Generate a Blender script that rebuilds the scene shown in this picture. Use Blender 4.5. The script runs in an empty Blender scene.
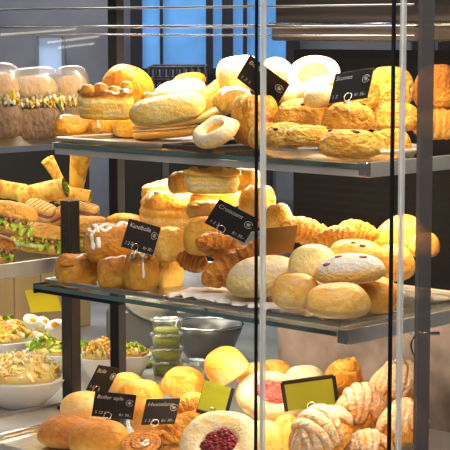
import bpy, bmesh, math, random
import numpy as np
from mathutils import Vector, Matrix, noise, Euler
from mathutils.bvhtree import BVHTree

scene = bpy.context.scene
COL = scene.collection
PI = math.pi
rad = math.radians

# ------------------------------------------------------------------ camera model
FPX, CX, CY, EYE = 1700.0, 225.0, 225.0, 1.6
TH = math.atan(196 / FPX)
R_ = np.array([1., 0, 0]); F_ = np.array([0, math.cos(TH), -math.sin(TH)]); U_ = np.array([0, math.sin(TH), math.cos(TH)])
EYEV = np.array([0, 0, EYE])
def projN(P):
    Q = np.asarray(P, float) - EYEV
    k = Q @ F_
    return np.stack([CX + FPX * (Q @ R_) / k, CY - FPX * (Q @ U_) / k], -1)
def ray(px, py): return F_ + (px - CX) / FPX * R_ + (CY - py) / FPX * U_
def atY(px, py, Y):
    r = ray(px, py); return EYEV + r * Y / r[1]
def atZ(px, py, Z):
    r = ray(px, py); return EYEV + r * (Z - EYE) / r[2]

cam = bpy.data.cameras.new('camera'); cam_o = bpy.data.objects.new('camera', cam); COL.objects.link(cam_o)
cam.sensor_width = 36; cam.lens = FPX / 450 * 36; cam.clip_start = .05; cam.clip_end = 60
cam_o.location = (0, 0, EYE); cam_o.rotation_euler = (PI / 2 - TH, 0, 0)
scene.camera = cam_o

# display-case frame: a runs along the front to the left, b runs into the case
C0 = np.array([.1861, 2.6]); UA = np.array([-.72935, .68414]); VB = np.array([.68414, .72935])
YAW = math.atan2(UA[1], UA[0])            # rotation of local X to the front direction
def P(a, b, z): return np.array([*(C0 + a * UA + b * VB), z])
ZT, ZM, ZB = 1.39, 1.1316, .84
def dF(px, back=0.0):
    """depth of the shelf front edge seen at pixel column px"""
    t = (px - CX) / FPX / math.cos(0) * 1.0
    o = C0 + back * VB
    # a:  (o + a UA)x = t (o + a UA)y
    a = (t * o[1] - o[0]) / (UA[0] - t * UA[1])
    if a >= 0: return (o + a * UA)[1]
    b = (t * o[1] - o[0]) / (VB[0] - t * VB[1])
    return (o + b * VB)[1]

# ------------------------------------------------------------------ materials
MATS = {}
def newmat(name):
    m = bpy.data.materials.new(name); m.use_nodes = True
    nt = m.node_tree; nt.nodes.clear()
    out = nt.nodes.new('ShaderNodeOutputMaterial')
    MATS[name] = m
    return m, nt, out
def N(nt, typ, **kw):
    n = nt.nodes.new(typ)
    for k, v in kw.items():
        if k.startswith('i_'):
            key = k[2:]
            n.inputs[int(key) if key.isdigit() else key.replace('_', ' ')].default_value = v
        else: setattr(n, k, v)
    return n
def c4(c): return (c[0], c[1], c[2], 1)
def plain(name, col, rough=.5, metal=0, emit=None, es=0, bump=0, bscale=40, var=0, spec=.5, stretch=None):
    m, nt, out = newmat(name)
    p = N(nt, 'ShaderNodeBsdfPrincipled')
    p.inputs['Base Color'].default_value = c4(col); p.inputs['Roughness'].default_value = rough
    p.inputs['Metallic'].default_value = metal
    p.inputs['Specular IOR Level'].default_value = spec
    if emit: p.inputs['Emission Color'].default_value = c4(emit); p.inputs['Emission Strength'].default_value = es
    if bump or var:
        tc = N(nt, 'ShaderNodeTexCoord'); mp = N(nt, 'ShaderNodeMapping')
        if stretch: mp.inputs['Scale'].default_value = stretch
        nz = N(nt, 'ShaderNodeTexNoise'); nz.inputs['Scale'].default_value = bscale; nz.inputs['Detail'].default_value = 4
        nt.links.new(tc.outputs['Object'], mp.inputs['Vector']); nt.links.new(mp.outputs[0], nz.inputs['Vector'])
        if bump:
            b = N(nt, 'ShaderNodeBump'); b.inputs['Strength'].default_value = bump; b.inputs['Distance'].default_value = .01
            nt.links.new(nz.outputs[0], b.inputs['Height']); nt.links.new(b.outputs[0], p.inputs['Normal'])
        if var:
            r = N(nt, 'ShaderNodeValToRGB')
            r.color_ramp.elements[0].position = .3; r.color_ramp.elements[1].position = .7
            r.color_ramp.elements[0].color = c4([max(0, x * (1 - var)) for x in col]); r.color_ramp.elements[1].color = c4([min(1, x * (1 + var)) for x in col])
            nt.links.new(nz.outputs[0], r.inputs[0]); nt.links.new(r.outputs[0], p.inputs['Base Color'])
    nt.links.new(p.outputs[0], out.inputs[0])
    return m
def thin_glass(name, tint=(1, 1, 1), base=.03, edge=.5, rough=.0, haze=0, hazecol=(.8, .8, .8)):
    m, nt, out = newmat(name)
    t = N(nt, 'ShaderNodeBsdfTransparent'); t.inputs[0].default_value = c4(tint)
    g = N(nt, 'ShaderNodeBsdfGlossy'); g.inputs['Roughness'].default_value = rough
    lw = N(nt, 'ShaderNodeLayerWeight'); lw.inputs['Blend'].default_value = .5
    pw = N(nt, 'ShaderNodeMath', operation='POWER'); pw.inputs[1].default_value = 3.5
    mu = N(nt, 'ShaderNodeMath', operation='MULTIPLY_ADD'); mu.inputs[1].default_value = edge; mu.inputs[2].default_value = base
    nt.links.new(lw.outputs['Facing'], pw.inputs[0]); nt.links.new(pw.outputs[0], mu.inputs[0])
    mx = N(nt, 'ShaderNodeMixShader')
    nt.links.new(mu.outputs[0], mx.inputs[0]); nt.links.new(t.outputs[0], mx.inputs[1]); nt.links.new(g.outputs[0], mx.inputs[2])
    last = mx
    if haze:
        d = N(nt, 'ShaderNodeBsdfDiffuse'); d.inputs[0].default_value = c4(hazecol)
        m2 = N(nt, 'ShaderNodeMixShader'); m2.inputs[0].default_value = haze
        nt.links.new(mx.outputs[0], m2.inputs[1]); nt.links.new(d.outputs[0], m2.inputs[2]); last = m2
    nt.links.new(last.outputs[0], out.inputs[0])
    return m
def crust(name, rough=.42, bump=.25, bscale=14, stops=None, nvar=.35, coarse=3.0, spec=.4):
    """baked dough: colour follows the mesh attributes tone (how far it is browned) and dust (flour or sugar)"""
    m, nt, out = newmat(name)
    p = N(nt, 'ShaderNodeBsdfPrincipled')
    tc = N(nt, 'ShaderNodeTexCoord')
    oi = N(nt, 'ShaderNodeObjectInfo')
    at = N(nt, 'ShaderNodeAttribute', attribute_name='tone'); du = N(nt, 'ShaderNodeAttribute', attribute_name='dust')
    off = N(nt, 'ShaderNodeVectorMath', operation='ADD')
    nt.links.new(tc.outputs['Object'], off.inputs[0])
    sc = N(nt, 'ShaderNodeMath', operation='MULTIPLY'); sc.inputs[1].default_value = 37
    nt.links.new(oi.outputs['Random'], sc.inputs[0]); nt.links.new(sc.outputs[0], off.inputs[1])
    n1 = N(nt, 'ShaderNodeTexNoise'); n1.inputs['Scale'].default_value = coarse; n1.inputs['Detail'].default_value = 5; n1.inputs['Roughness'].default_value = .6
    n2 = N(nt, 'ShaderNodeTexNoise'); n2.inputs['Scale'].default_value = bscale; n2.inputs['Detail'].default_value = 6
    nt.links.new(off.outputs[0], n1.inputs['Vector']); nt.links.new(off.outputs[0], n2.inputs['Vector'])
    def madd(src, mul, add=0., addsrc=None):
        q = N(nt, 'ShaderNodeMath', operation='MULTIPLY_ADD'); q.inputs[1].default_value = mul; q.inputs[2].default_value = add
        nt.links.new(src, q.inputs[0])
        if addsrc is not None: nt.links.new(addsrc, q.inputs[2])
        return q.outputs[0]
    a = madd(n1.outputs[0], nvar, -nvar * .5)
    a2 = madd(n2.outputs[0], nvar * .6, 0, a)
    s1 = N(nt, 'ShaderNodeMath', operation='ADD'); nt.links.new(a2, s1.inputs[0]); nt.links.new(at.outputs['Fac'], s1.inputs[1])
    s2 = madd(s1.outputs[0], 1, -nvar * .3)
    rv = madd(oi.outputs['Random'], .08, -.04)
    s3 = N(nt, 'ShaderNodeMath', operation='ADD'); nt.links.new(s2, s3.inputs[0]); nt.links.new(rv, s3.inputs[1])
    rp = N(nt, 'ShaderNodeValToRGB')
    stops = stops or [(0, (.88, .68, .32)), (.22, (.82, .48, .11)), (.45, (.70, .30, .035)), (.68, (.44, .14, .018)), (.85, (.22, .065, .012)), (1, (.07, .022, .008))]
    e = rp.color_ramp.elements
    e[0].position, e[0].color = stops[0][0], c4(stops[0][1]); e[1].position, e[1].color = stops[-1][0], c4(stops[-1][1])
    for q, c in stops[1:-1]:
        k = e.new(q); k.color = c4(c)
    nt.links.new(s3.outputs[0], rp.inputs[0])
    # dust: more where noise is high
    dn = madd(n2.outputs[0], 1.6, -.8)
    dn2 = madd(n1.outputs[0], 1.0, -.5, None)
    d1 = N(nt, 'ShaderNodeMath', operation='ADD'); nt.links.new(dn, d1.inputs[0]); nt.links.new(dn2, d1.inputs[1])
    gate = N(nt, 'ShaderNodeMath', operation='MULTIPLY_ADD'); gate.inputs[1].default_value = 2.0
    nt.links.new(du.outputs['Fac'], gate.inputs[0]); nt.links.new(d1.outputs[0], gate.inputs[2])
    g2 = N(nt, 'ShaderNodeMath', operation='SUBTRACT', use_clamp=True); g2.inputs[1].default_value = .55
    nt.links.new(gate.outputs[0], g2.inputs[0])
    g3 = N(nt, 'ShaderNodeMath', operation='MULTIPLY', use_clamp=True); nt.links.new(g2.outputs[0], g3.inputs[0]); g3.inputs[1].default_value = 1.0
    mx = N(nt, 'ShaderNodeMixRGB'); mx.inputs[2].default_value = (.74, .70, .64, 1)
    nt.links.new(g3.outputs[0], mx.inputs[0]); nt.links.new(rp.outputs[0], mx.inputs[1])
    nt.links.new(mx.outputs[0], p.inputs['Base Color'])
    b = N(nt, 'ShaderNodeBump'); b.inputs['Strength'].default_value = bump; b.inputs['Distance'].default_value = .05
    nt.links.new(n2.outputs[0], b.inputs['Height']); nt.links.new(b.outputs[0], p.inputs['Normal'])
    ro = N(nt, 'ShaderNodeMath', operation='MULTIPLY_ADD', use_clamp=True); ro.inputs[1].default_value = .4; ro.inputs[2].default_value = rough
    nt.links.new(g3.outputs[0], ro.inputs[0]); nt.links.new(ro.outputs[0], p.inputs['Roughness'])
    p.inputs['Specular IOR Level'].default_value = spec
    p.inputs['Subsurface Weight'].default_value = .0
    nt.links.new(p.outputs[0], out.inputs[0])
    return m
def vcol(name, rough=.45, bump=.2, bscale=30):
    m, nt, out = newmat(name)
    p = N(nt, 'ShaderNodeBsdfPrincipled'); p.inputs['Roughness'].default_value = rough
    at = N(nt, 'ShaderNodeAttribute', attribute_name='food_colour')
    nt.links.new(at.outputs['Color'], p.inputs['Base Color'])
    tc = N(nt, 'ShaderNodeTexCoord'); nz = N(nt, 'ShaderNodeTexNoise'); nz.inputs['Scale'].default_value = bscale
    nt.links.new(tc.outputs['Object'], nz.inputs['Vector'])
    b = N(nt, 'ShaderNodeBump'); b.inputs['Strength'].default_value = bump
    nt.links.new(nz.outputs[0], b.inputs['Height']); nt.links.new(b.outputs[0], p.inputs['Normal'])
    nt.links.new(p.outputs[0], out.inputs[0]); return m

crust('crust_soft', rough=.33, bump=.22, bscale=9, nvar=.42, coarse=2.6)
crust('crust_matte', rough=.55, bump=.4, bscale=14, nvar=.45)
crust('crust_rough', rough=.42, bump=.55, bscale=9, nvar=.9, coarse=3.2,
      stops=[(0, (.90, .70, .30)), (.22, (.86, .52, .10)), (.45, (.74, .34, .035)), (.68, (.48, .17, .02)), (.85, (.27, .08, .014)), (1, (.1, .03, .01))])
crust('crust_flaky', rough=.36, bump=.45, bscale=18, nvar=.5, coarse=4)
crust('crust_yellow', rough=.36, bump=.22, bscale=12, nvar=.55, coarse=3.4,
      stops=[(0, (.90, .74, .36)), (.22, (.86, .56, .12)), (.45, (.74, .37, .04)), (.68, (.50, .19, .025)), (.85, (.27, .08, .014)), (1, (.1, .03, .01))])
crust('crust_orange', rough=.3, bump=.25, bscale=9, nvar=.3, coarse=3,
      stops=[(0, (.9, .6, .2)), (.25, (.9, .45, .06)), (.5, (.82, .3, .02)), (.75, (.5, .14, .015)), (1, (.12, .035, .01))])
plain('icing', (.95, .94, .92), rough=.25, bump=.1)
plain('cream', (.92, .85, .70), rough=.4, bump=.3, bscale=12)
plain('custard', (.74, .40, .025), rough=.25, bump=.25, bscale=10, var=.15)
plain('raspberry', (.22, .010, .022), rough=.3, bump=.3, bscale=12, var=.5)
plain('raspberry_sugared', (.55, .14, .13), rough=.5, bump=.5, bscale=10, var=.35)
plain('raisin', (.045, .018, .012), rough=.45, bump=.5, bscale=20)
plain('raisin_floury', (.30, .17, .10), rough=.6, bump=.5, bscale=20, var=.4)
plain('chrome', (.82, .82, .82), rough=.16, metal=1)
plain('steel', (.62, .61, .59), rough=.3, metal=1, var=.12, bscale=6, stretch=(1, 14, 14))
plain('dark_steel', (.16, .15, .15), rough=.35, metal=1)
plain('tray_tan', (.52, .44, .34), rough=.35, metal=.6, var=.25, bscale=8)
plain('black_metal', (.008, .008, .010), rough=.5, spec=.2)
plain('platter_silver', (.80, .79, .77), rough=.22, metal=.5)
plain('grey_metal', (.07, .07, .08), rough=.5, metal=.2)
plain('gasket', (.008, .008, .010), rough=.45)
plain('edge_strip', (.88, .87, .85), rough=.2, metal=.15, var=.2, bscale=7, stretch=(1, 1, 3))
plain('rail_silver', (.58, .57, .56), rough=.3, metal=.5, var=.15, bscale=9)
plain('card_black', (.017, .017, .020), rough=.5, spec=.3)
plain('card_green', (.31, .33, .008), rough=.5)
plain('card_yellow', (.86, .74, .02), rough=.5)
plain('card_brown', (.20, .085, .012), rough=.35, var=.45, bscale=3)
plain('chalk', (.62, .62, .60), rough=.8)
plain('faint_ink', (.27, .26, .02), rough=.7)
plain('ceramic', (.80, .79, .80), rough=.16)
plain('paper', (.90, .88, .84), rough=.55, bump=.8, bscale=25)
plain('wood', (.55, .38, .21), rough=.5, var=.2, bscale=4, stretch=(1, 1, .15))
plain('deck_marble', (.33, .31, .30), rough=.28, var=.25, bscale=6, bump=.02)
plain('worktop', (.36, .34, .33), rough=.25, var=.15, bscale=5)
plain('base_panel', (.05, .045, .045), rough=.5)
plain('floor_tile', (.22, .20, .18), rough=.4, var=.2, bscale=3)
plain('plaster', (.30, .30, .31), rough=.8, var=.1, bscale=2)
plain('ceiling_white', (.5, .5, .5), rough=.8, var=.03)
plain('kitchen_wall', (.20, .20, .22), rough=.6, var=.3, bscale=3)
plain('frame_dark', (.022, .022, .028), rough=.4)
plain('frame_grey', (.20, .20, .22), rough=.4)
plain('daylight', (.12, .30, .55), rough=.2, emit=(.06, .175, .38), es=.7, var=.35, bscale=5)
plain('pale_light', (.3, .4, .55), rough=.3, emit=(.42, .52, .68), es=.5)
plain('lamp_white', (.9, .9, .9), emit=(1, .9, .75), es=9)
plain('window_glow', (.9, .9, .9), emit=(.85, .92, 1), es=2.2)
plain('machine', (.17, .17, .18), rough=.35, metal=.5)
plain('hood_metal', (.17, .145, .13), rough=.32, metal=.75, var=.45, bscale=5, stretch=(.5, 6, 14), bump=.1)
plain('back_panel_brown', (.25, .20, .20), rough=.35, var=.5, bscale=5, stretch=(1.0, 3, 2))  # mottled brown-grey imitates a blurred reflection
# dark brick-like panel behind the middle shelf
m, nt, out = newmat('back_panel_dark')
p = N(nt, 'ShaderNodeBsdfPrincipled'); p.inputs['Roughness'].default_value = .6; p.inputs['Specular IOR Level'].default_value = .2
tc = N(nt, 'ShaderNodeTexCoord'); br = N(nt, 'ShaderNodeTexBrick'); br.inputs['Scale'].default_value = 9
mp = N(nt, 'ShaderNodeMapping'); mp.inputs['Rotation'].default_value = (PI / 2, 0, 0)
br.inputs['Color1'].default_value = (.0035, .0035, .006, 1); br.inputs['Color2'].default_value = (.005, .0045, .006, 1); br.inputs['Mortar'].default_value = (.009, .007, .007, 1)
br.inputs['Mortar Size'].default_value = .03; br.inputs['Brick Width'].default_value = 2.4; br.inputs['Row Height'].default_value = .14
nt.links.new(tc.outputs['Object'], mp.inputs[0]); nt.links.new(mp.outputs[0], br.inputs['Vector']); nt.links.new(br.outputs[0], p.inputs['Base Color']); nt.links.new(p.outputs[0], out.inputs[0])
thin_glass('pane', base=.025, edge=.5, haze=.012)
thin_glass('shelf_glass', tint=(.93, .97, .96), base=.03, edge=.55)
plain('shelf_edge', (.10, .17, .17), rough=.12, spec=.8)
thin_glass('clear_plastic', tint=(.93, .94, .92), base=.10, edge=.7, rough=.12, haze=.05)
thin_glass('cling_film', tint=(.93, .93, .95), base=.12, edge=.6, rough=.25, haze=.22, hazecol=(.72, .70, .72))
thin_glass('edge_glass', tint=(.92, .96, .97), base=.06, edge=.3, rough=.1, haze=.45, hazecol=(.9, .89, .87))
thin_glass('smoked_glass', tint=(.42, .39, .37), base=.04, edge=.4, haze=.42, hazecol=(.30, .28, .28))  # dark tint that paints a reflected post onto the side glass
plain('dressing', (.36, .36, .04), rough=.4, var=.3, bscale=20)
vcol('food'); vcol('leaf', rough=.35)
plain('yolk', (.95, .50, .03), rough=.35); plain('egg_white', (.92, .88, .80), rough=.3)
plain('bread_brown', (.25, .17, .11), rough=.7, bump=.5, bscale=14, var=.35)
plain('ham', (.62, .28, .26), rough=.4, var=.2); plain('onion', (.30, .12, .22), rough=.4, var=.3)

# ------------------------------------------------------------------ mesh helpers
def mkobj(name, V, Fc, mats, parent=None, smooth=True, tone=None, dust=None, colr=None, mi=None):
    me = bpy.data.meshes.new(name)
    me.from_pydata([tuple(map(float, v)) for v in V], [], [tuple(int(i) for i in f) for f in Fc])
    if isinstance(mats, str): mats = [mats]
    for q in mats: me.materials.append(MATS[q])
    if smooth: me.polygons.foreach_set('use_smooth', [True] * len(me.polygons))
    if mi is not None: me.polygons.foreach_set('material_index', [int(x) for x in mi])
    if tone is not None:
        a = me.attributes.new('tone', 'FLOAT', 'POINT'); a.data.foreach_set('value', np.asarray(tone, np.float32))
        a = me.attributes.new('dust', 'FLOAT', 'POINT'); a.data.foreach_set('value', np.asarray(dust if dust is not None else np.zeros(len(V)), np.float32))
    if colr is not None:
        a = me.attributes.new('food_colour', 'FLOAT_COLOR', 'POINT')
        cc = np.ones((len(V), 4), np.float32); cc[:, :3] = colr
        a.data.foreach_set('color', cc.ravel())
    me.update()
    o = bpy.data.objects.new(name, me); COL.objects.link(o)
    if parent is not None: o.parent = parent
    return o
def empty(name, loc=(0, 0, 0), rz=0):
    o = bpy.data.objects.new(name, None); o.empty_display_size = .02; COL.objects.link(o)
    o.location = loc; o.rotation_euler = (0, 0, rz); return o
def tag(o, label=None, cat=None, group=None, kind=None):
    if label: o['label'] = label
    if cat: o['category'] = cat
    if group: o['group'] = group
    if kind: o['kind'] = kind
    return o
class Geo:
    def __init__(s): s.V = []; s.F = []; s.T = []; s.D = []; s.C = []; s.M = []; s.n = 0
    def add(s, V, Fc, tone=.5, dust=0., col=(1, 1, 1), mi=0):
        V = np.asarray(V, float); k = len(V)
        s.V.append(V); s.F += [tuple(i + s.n for i in f) for f in Fc]; s.n += k
        s.T.append(np.broadcast_to(np.asarray(tone, float), (k,))); s.D.append(np.broadcast_to(np.asarray(dust, float), (k,)))
        s.C.append(np.broadcast_to(np.asarray(col, float), (k, 3))); s.M += [mi] * len(Fc)
        return s
    def verts(s): return np.concatenate(s.V)
    def obj(s, name, mats, parent=None, smooth=True, crusty=False, food=False):
        return mkobj(name, s.verts(), s.F, mats, parent, smooth, np.concatenate(s.T) if crusty else None, np.concatenate(s.D) if crusty else None,
                     np.concatenate(s.C) if food else None, s.M if not isinstance(mats, str) else None)
    def bvh(s): return BVHTree.FromPolygons([Vector(v) for v in s.verts()], s.F)
def nz(p, sc, seed): 
    return np.array([noise.noise(Vector((float(q[0] * sc + seed * 3.17), float(q[1] * sc - seed * 1.7), float(q[2] * sc + seed * .63)))) for q in p])
def gridF(nu, nv, cu=False, cv=False):
    """faces of a grid indexed i*nv+j"""
    Fc = []
    for i in range(nu if cu else nu - 1):
        for j in range(nv if cv else nv - 1):
            i2, j2 = (i + 1) % nu, (j + 1) % nv
            Fc.append((i * nv + j, i2 * nv + j, i2 * nv + j2, i * nv + j2))
    return Fc
def lathe(prof, n=40, sq=2.0):
    """prof: list of (r, z) bottom to top, closed with fans when r=0"""
    V = []; th = np.linspace(0, 2 * PI, n, endpoint=False)
    rr = (np.abs(np.cos(th)) ** sq + np.abs(np.sin(th)) ** sq) ** (-1 / sq)
    for r, z in prof:
        V += [(r * q * math.cos(t), r * q * math.sin(t), z) for t, q in zip(th, rr)]
    return np.array(V), [tuple(reversed(f)) if False else f for f in [(i * n + j, i * n + (j + 1) % n, (i + 1) * n + (j + 1) % n, (i + 1) * n + j) for i in range(len(prof) - 1) for j in range(n)]]
def tube(pts, radii, n=10, cap=True, squash=1.0):
    pts = np.asarray(pts, float); k = len(pts)
    radii = np.broadcast_to(np.asarray(radii, float), (k,))
    tg = np.gradient(pts, axis=0); tg /= np.linalg.norm(tg, axis=1)[:, None] + 1e-9
    up = np.array([0, 0, 1.]) if abs(tg[0][2]) < .9 else np.array([1., 0, 0])
    V = []; ang = np.linspace(0, 2 * PI, n, endpoint=False)
    nrm = up - tg[0] * (up @ tg[0]); nrm /= np.linalg.norm(nrm)
    for i in range(k):
        nrm = nrm - tg[i] * (nrm @ tg[i]); nrm /= np.linalg.norm(nrm) + 1e-9
        bi = np.cross(tg[i], nrm)
        V += [pts[i] + radii[i] * (math.cos(a) * nrm * squash + math.sin(a) * bi) for a in ang]
    Fc = [(i * n + j, i * n + (j + 1) % n, (i + 1) * n + (j + 1) % n, (i + 1) * n + j) for i in range(k - 1) for j in range(n)]
    if cap: Fc += [tuple(range(n - 1, -1, -1)), tuple((k - 1) * n + j for j in range(n))]
    return np.array(V), Fc
def box(x0, x1, y0, y1, z0, z1, bev=0, seg=2):
    bm = bmesh.new(); bmesh.ops.create_cube(bm, size=1)
    for v in bm.verts: v.co = ((x0 + x1) / 2 + v.co.x * (x1 - x0), (y0 + y1) / 2 + v.co.y * (y1 - y0), (z0 + z1) / 2 + v.co.z * (z1 - z0))
    if bev: bmesh.ops.bevel(bm, geom=list(bm.edges), offset=bev, segments=seg, affect='EDGES', profile=.5)
    bm.verts.ensure_lookup_table(); bm.verts.index_update()
    V = np.array([v.co[:] for v in bm.verts]); Fc = [tuple(v.index for v in f.verts) for f in bm.faces]; bm.free()
    return V, Fc
def sphere(c, r, nu=10, nv=8, sc=(1, 1, 1), rot=None):
    V = []
    for i in range(nv + 1):
        ph = -PI / 2 + PI * i / nv
        V += [(math.cos(ph) * math.cos(2 * PI * j / nu), math.cos(ph) * math.sin(2 * PI * j / nu), math.sin(ph)) for j in range(nu)]
    V = np.array(V) * np.array(sc) * r
    if rot is not None: V = V @ np.array(rot).T
    V = V + np.array(c)
    Fc = [(i * nu + j, i * nu + (j + 1) % nu, (i + 1) * nu + (j + 1) % nu, (i + 1) * nu + j) for i in range(nv) for j in range(nu)]
    return V, Fc
def rotm(rx=0, ry=0, rz=0): return np.array(Euler((rad(rx), rad(ry), rad(rz))).to_matrix())

# ------------------------------------------------------------------ pastry shapes (unit size: about 1 wide, resting on z = 0)
def bun_geo(g, seed, h=.62, depth=1., flat=.34, tone=(.08, .34, .60), dust=0., lump=.07, rough=0., sq=2.1, c=(0, 0, 0), w=1., nu=44, nv=26, seam=0., topmark=0., pw=.72, bottomdust=0):
    th = np.linspace(0, 2 * PI, nu, endpoint=False); ph = np.linspace(-PI / 2, PI / 2, nv)
    rr = (np.abs(np.cos(th)) ** sq + np.abs(np.sin(th)) ** sq) ** (-1 / sq)
    V = []
    for p_ in ph:
        cr = max(0.0, math.cos(p_)) ** pw
        z = math.sin(p_)
        z = (abs(z) ** 1.0) * (1 - flat) * h if z > 0 else z * flat * h
        V += [(.5 * cr * q * math.cos(t), .5 * depth * cr * q * math.sin(t), z) for t, q in zip(th, rr)]
    V = np.array(V)
    n1 = nz(V, 2.2, seed)
    s = 1 + lump * n1
    if rough: s = s + rough * nz(V, 7.5, seed + 9) + rough * .5 * nz(V, 17, seed + 4)
    V = V * s[:, None]
    z0 = V[:, 2].min(); zz = (V[:, 2] - z0) / (V[:, 2].max() - z0 + 1e-9)
    t = np.where(zz < .45, tone[0] + (tone[1] - tone[0]) * np.clip(zz / .45, 0, 1) ** 1.5, tone[1] + (tone[2] - tone[1]) * ((zz - .45) / .55))
    t = t + .10 * nz(V, 3.1, seed + 2)
    t = np.where(zz < .05, .55, t)
    if topmark: t = t - topmark * np.clip((zz - .6) / .4, 0, 1) * (nz(V, 4, seed + 5) > .1)
    d = dust * np.clip((zz - .25) / .5, 0, 1) if not bottomdust else np.full(len(V), dust)
    V[:, 2] -= z0
    g.add(V * w + np.array(c), gridF(nv, nu, cv=True), t, d)
    return V
def root_of(name):
    return empty(name)

def mk_bun(seed=0, mat='crust_soft', raisins=0, name='bread_roll', part='bread', raisin_mat='raisin', rs=.055, **kw):
    r = None
    g = Geo(); bun_geo(g, seed, **kw)
    if raisins:
        r = root_of(name); g.obj(part, mat, r, crusty=True)
        bv = g.bvh(); rnd = random.Random(seed + 5)
        for i in range(raisins):
            a = rnd.uniform(-PI * .95, -PI * .05); rr = rnd.uniform(.12, .42)
            hit = bv.ray_cast(Vector((rr * math.cos(a), rr * math.sin(a) * kw.get('depth', 1), 3)), Vector((0, 0, -1)))
            if hit[0] is None: continue
            q = Geo(); V, Fc = sphere(np.array(hit[0]) + np.array(hit[1]) * .005, rs * rnd.uniform(.75, 1.15), 9, 6, (1.2, 1, .75)); q.add(V, Fc); q.obj('raisin', raisin_mat, r)
        return r
    return g.obj(name, mat, None, crusty=True)
def mk_scone(seed=0, raisins=2, **kw):
    d = dict(h=.66, lump=.10, rough=.028, tone=(.28, .30, .38), depth=.85, flat=.34, sq=2.2, pw=.6, dust=.24); d.update(kw)
    if d.pop('loaf', 0): pass
    return mk_bun(seed, 'crust_rough', raisins, 'raisin_scone', 'crumb', rs=.05, **d)
def mk_loaf(seed=0, name='loaf', mat='crust_rough', **kw):
    d = dict(h=.8, lump=.06, rough=.035, tone=(.35, .45, .5), depth=.7, flat=.5, sq=3.6, pw=.4); d.update(kw)
    return mk_bun(seed, mat, 0, name, **d)
def croissant_geo(g, seed, bend=.2, ridges=7, thick=.19, tone=(.28, .62), taper=.7, nu=72, nv=22):
    V = []; T = []
    for i in range(nu):
        s = -1 + 2 * i / (nu - 1)
        cx, cy = .5 * s, -bend * s * s + bend * .5
        tx, ty = .5, -2 * bend * s; L = math.hypot(tx, ty); tx /= L; ty /= L
        env = thick * (max(0., 1 - abs(s) ** 2.4) ** taper * .93 + .07 * (1 if 0 < i < nu - 1 else 0))
        for j in range(nv):
            a = 2 * PI * j / nv
            ph = (abs(s) * ridges * .5 - .18 * math.cos(a) - .22 * math.sin(a) * (1 if s > 0 else -1))
            fr = ph - math.floor(ph)
            rg = 1 + .17 * (1 - fr) ** 1.0 - .06
            r = env * rg
            off = r * math.cos(a)
            V.append((cx - ty * off, cy + tx * off, r * math.sin(a) * .92))
            T.append(tone[1] - (tone[1] - tone[0]) * fr ** 1.5 + (.22 if fr > .9 else 0) - (.12 if math.sin(a) < -.3 else 0))
    V = np.array(V); T = np.array(T)
    V *= (1 + .05 * nz(V, 4, seed))[:, None]
    T += .1 * nz(V, 6, seed + 3) + .05 * nz(V * np.array([1, 3, 3]), 14, seed)
    V[:, 2] -= V[:, 2].min(); V[:, 2] = np.maximum(V[:, 2], .02)
    g.add(V, gridF(nu, nv, cv=True), T, 0)
def mk_croissant(seed=0, **kw):
    g = Geo(); croissant_geo(g, seed, **kw); return g.obj('croissant', 'crust_flaky', None, crusty=True)
def mk_knot(seed=0, strands=4, dust=.5, tone=.5, name='twisted_bun', mat='crust_flaky'):
    """bundles of parallel dough strands wound across a ball"""
    rnd = random.Random(seed); g = Geo()
    bun_geo(g, seed, h=.62, tone=(.35, .5, .5), dust=dust * .5, w=.80, nu=28, nv=16)
    base = np.array([.40, .36, .36])
    for i in range(strands):
        az = i * 180. / strands + rnd.uniform(-15, 15); tilt = rnd.uniform(-.35, .35); R = rotm(0, 0, az)
        for m in range(3):
            n_ = 24; pts = []; rads = []
            for k in range(n_):
                s = -1.5 + 3.0 * k / (n_ - 1); off = tilt + (m - 1) * .30 * (.55 + .45 * math.cos(s)) + .25 * s * (1 if i % 2 else -1) * .5
                d = np.array([math.sin(s) * math.cos(off), math.sin(off), math.cos(s) * math.cos(off)])
                q = (R @ d) * base * (1 + .07 * (i % 3) * math.cos(s)) + np.array([0, 0, .22])
                pts.append(q); rads.append(.092 * (.55 + .45 * math.cos(s * .85)) * (1.12 if m == 1 else 1))
            nv = 14; V, Fc = tube(pts, rads, nv, True, .95); ctr = np.repeat(np.array(pts), nv, 0)
            V = ctr + (V - ctr) * (1 + .10 * nz(V, 6, seed + i))[:, None]
            out = ((V - ctr) * (ctr - np.array([0, 0, .2]))).sum(1); out = out / (np.abs(out).max() + 1e-9)
            V[:, 2] = np.maximum(V[:, 2], 0)
            g.add(V, Fc, tone + .12 * (out < .1) + .14 * nz(V, 4, seed + i + m), dust * np.clip(.35 + .65 * out, 0, 1))
    return g.obj(name, mat, None, crusty=True)
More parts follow.
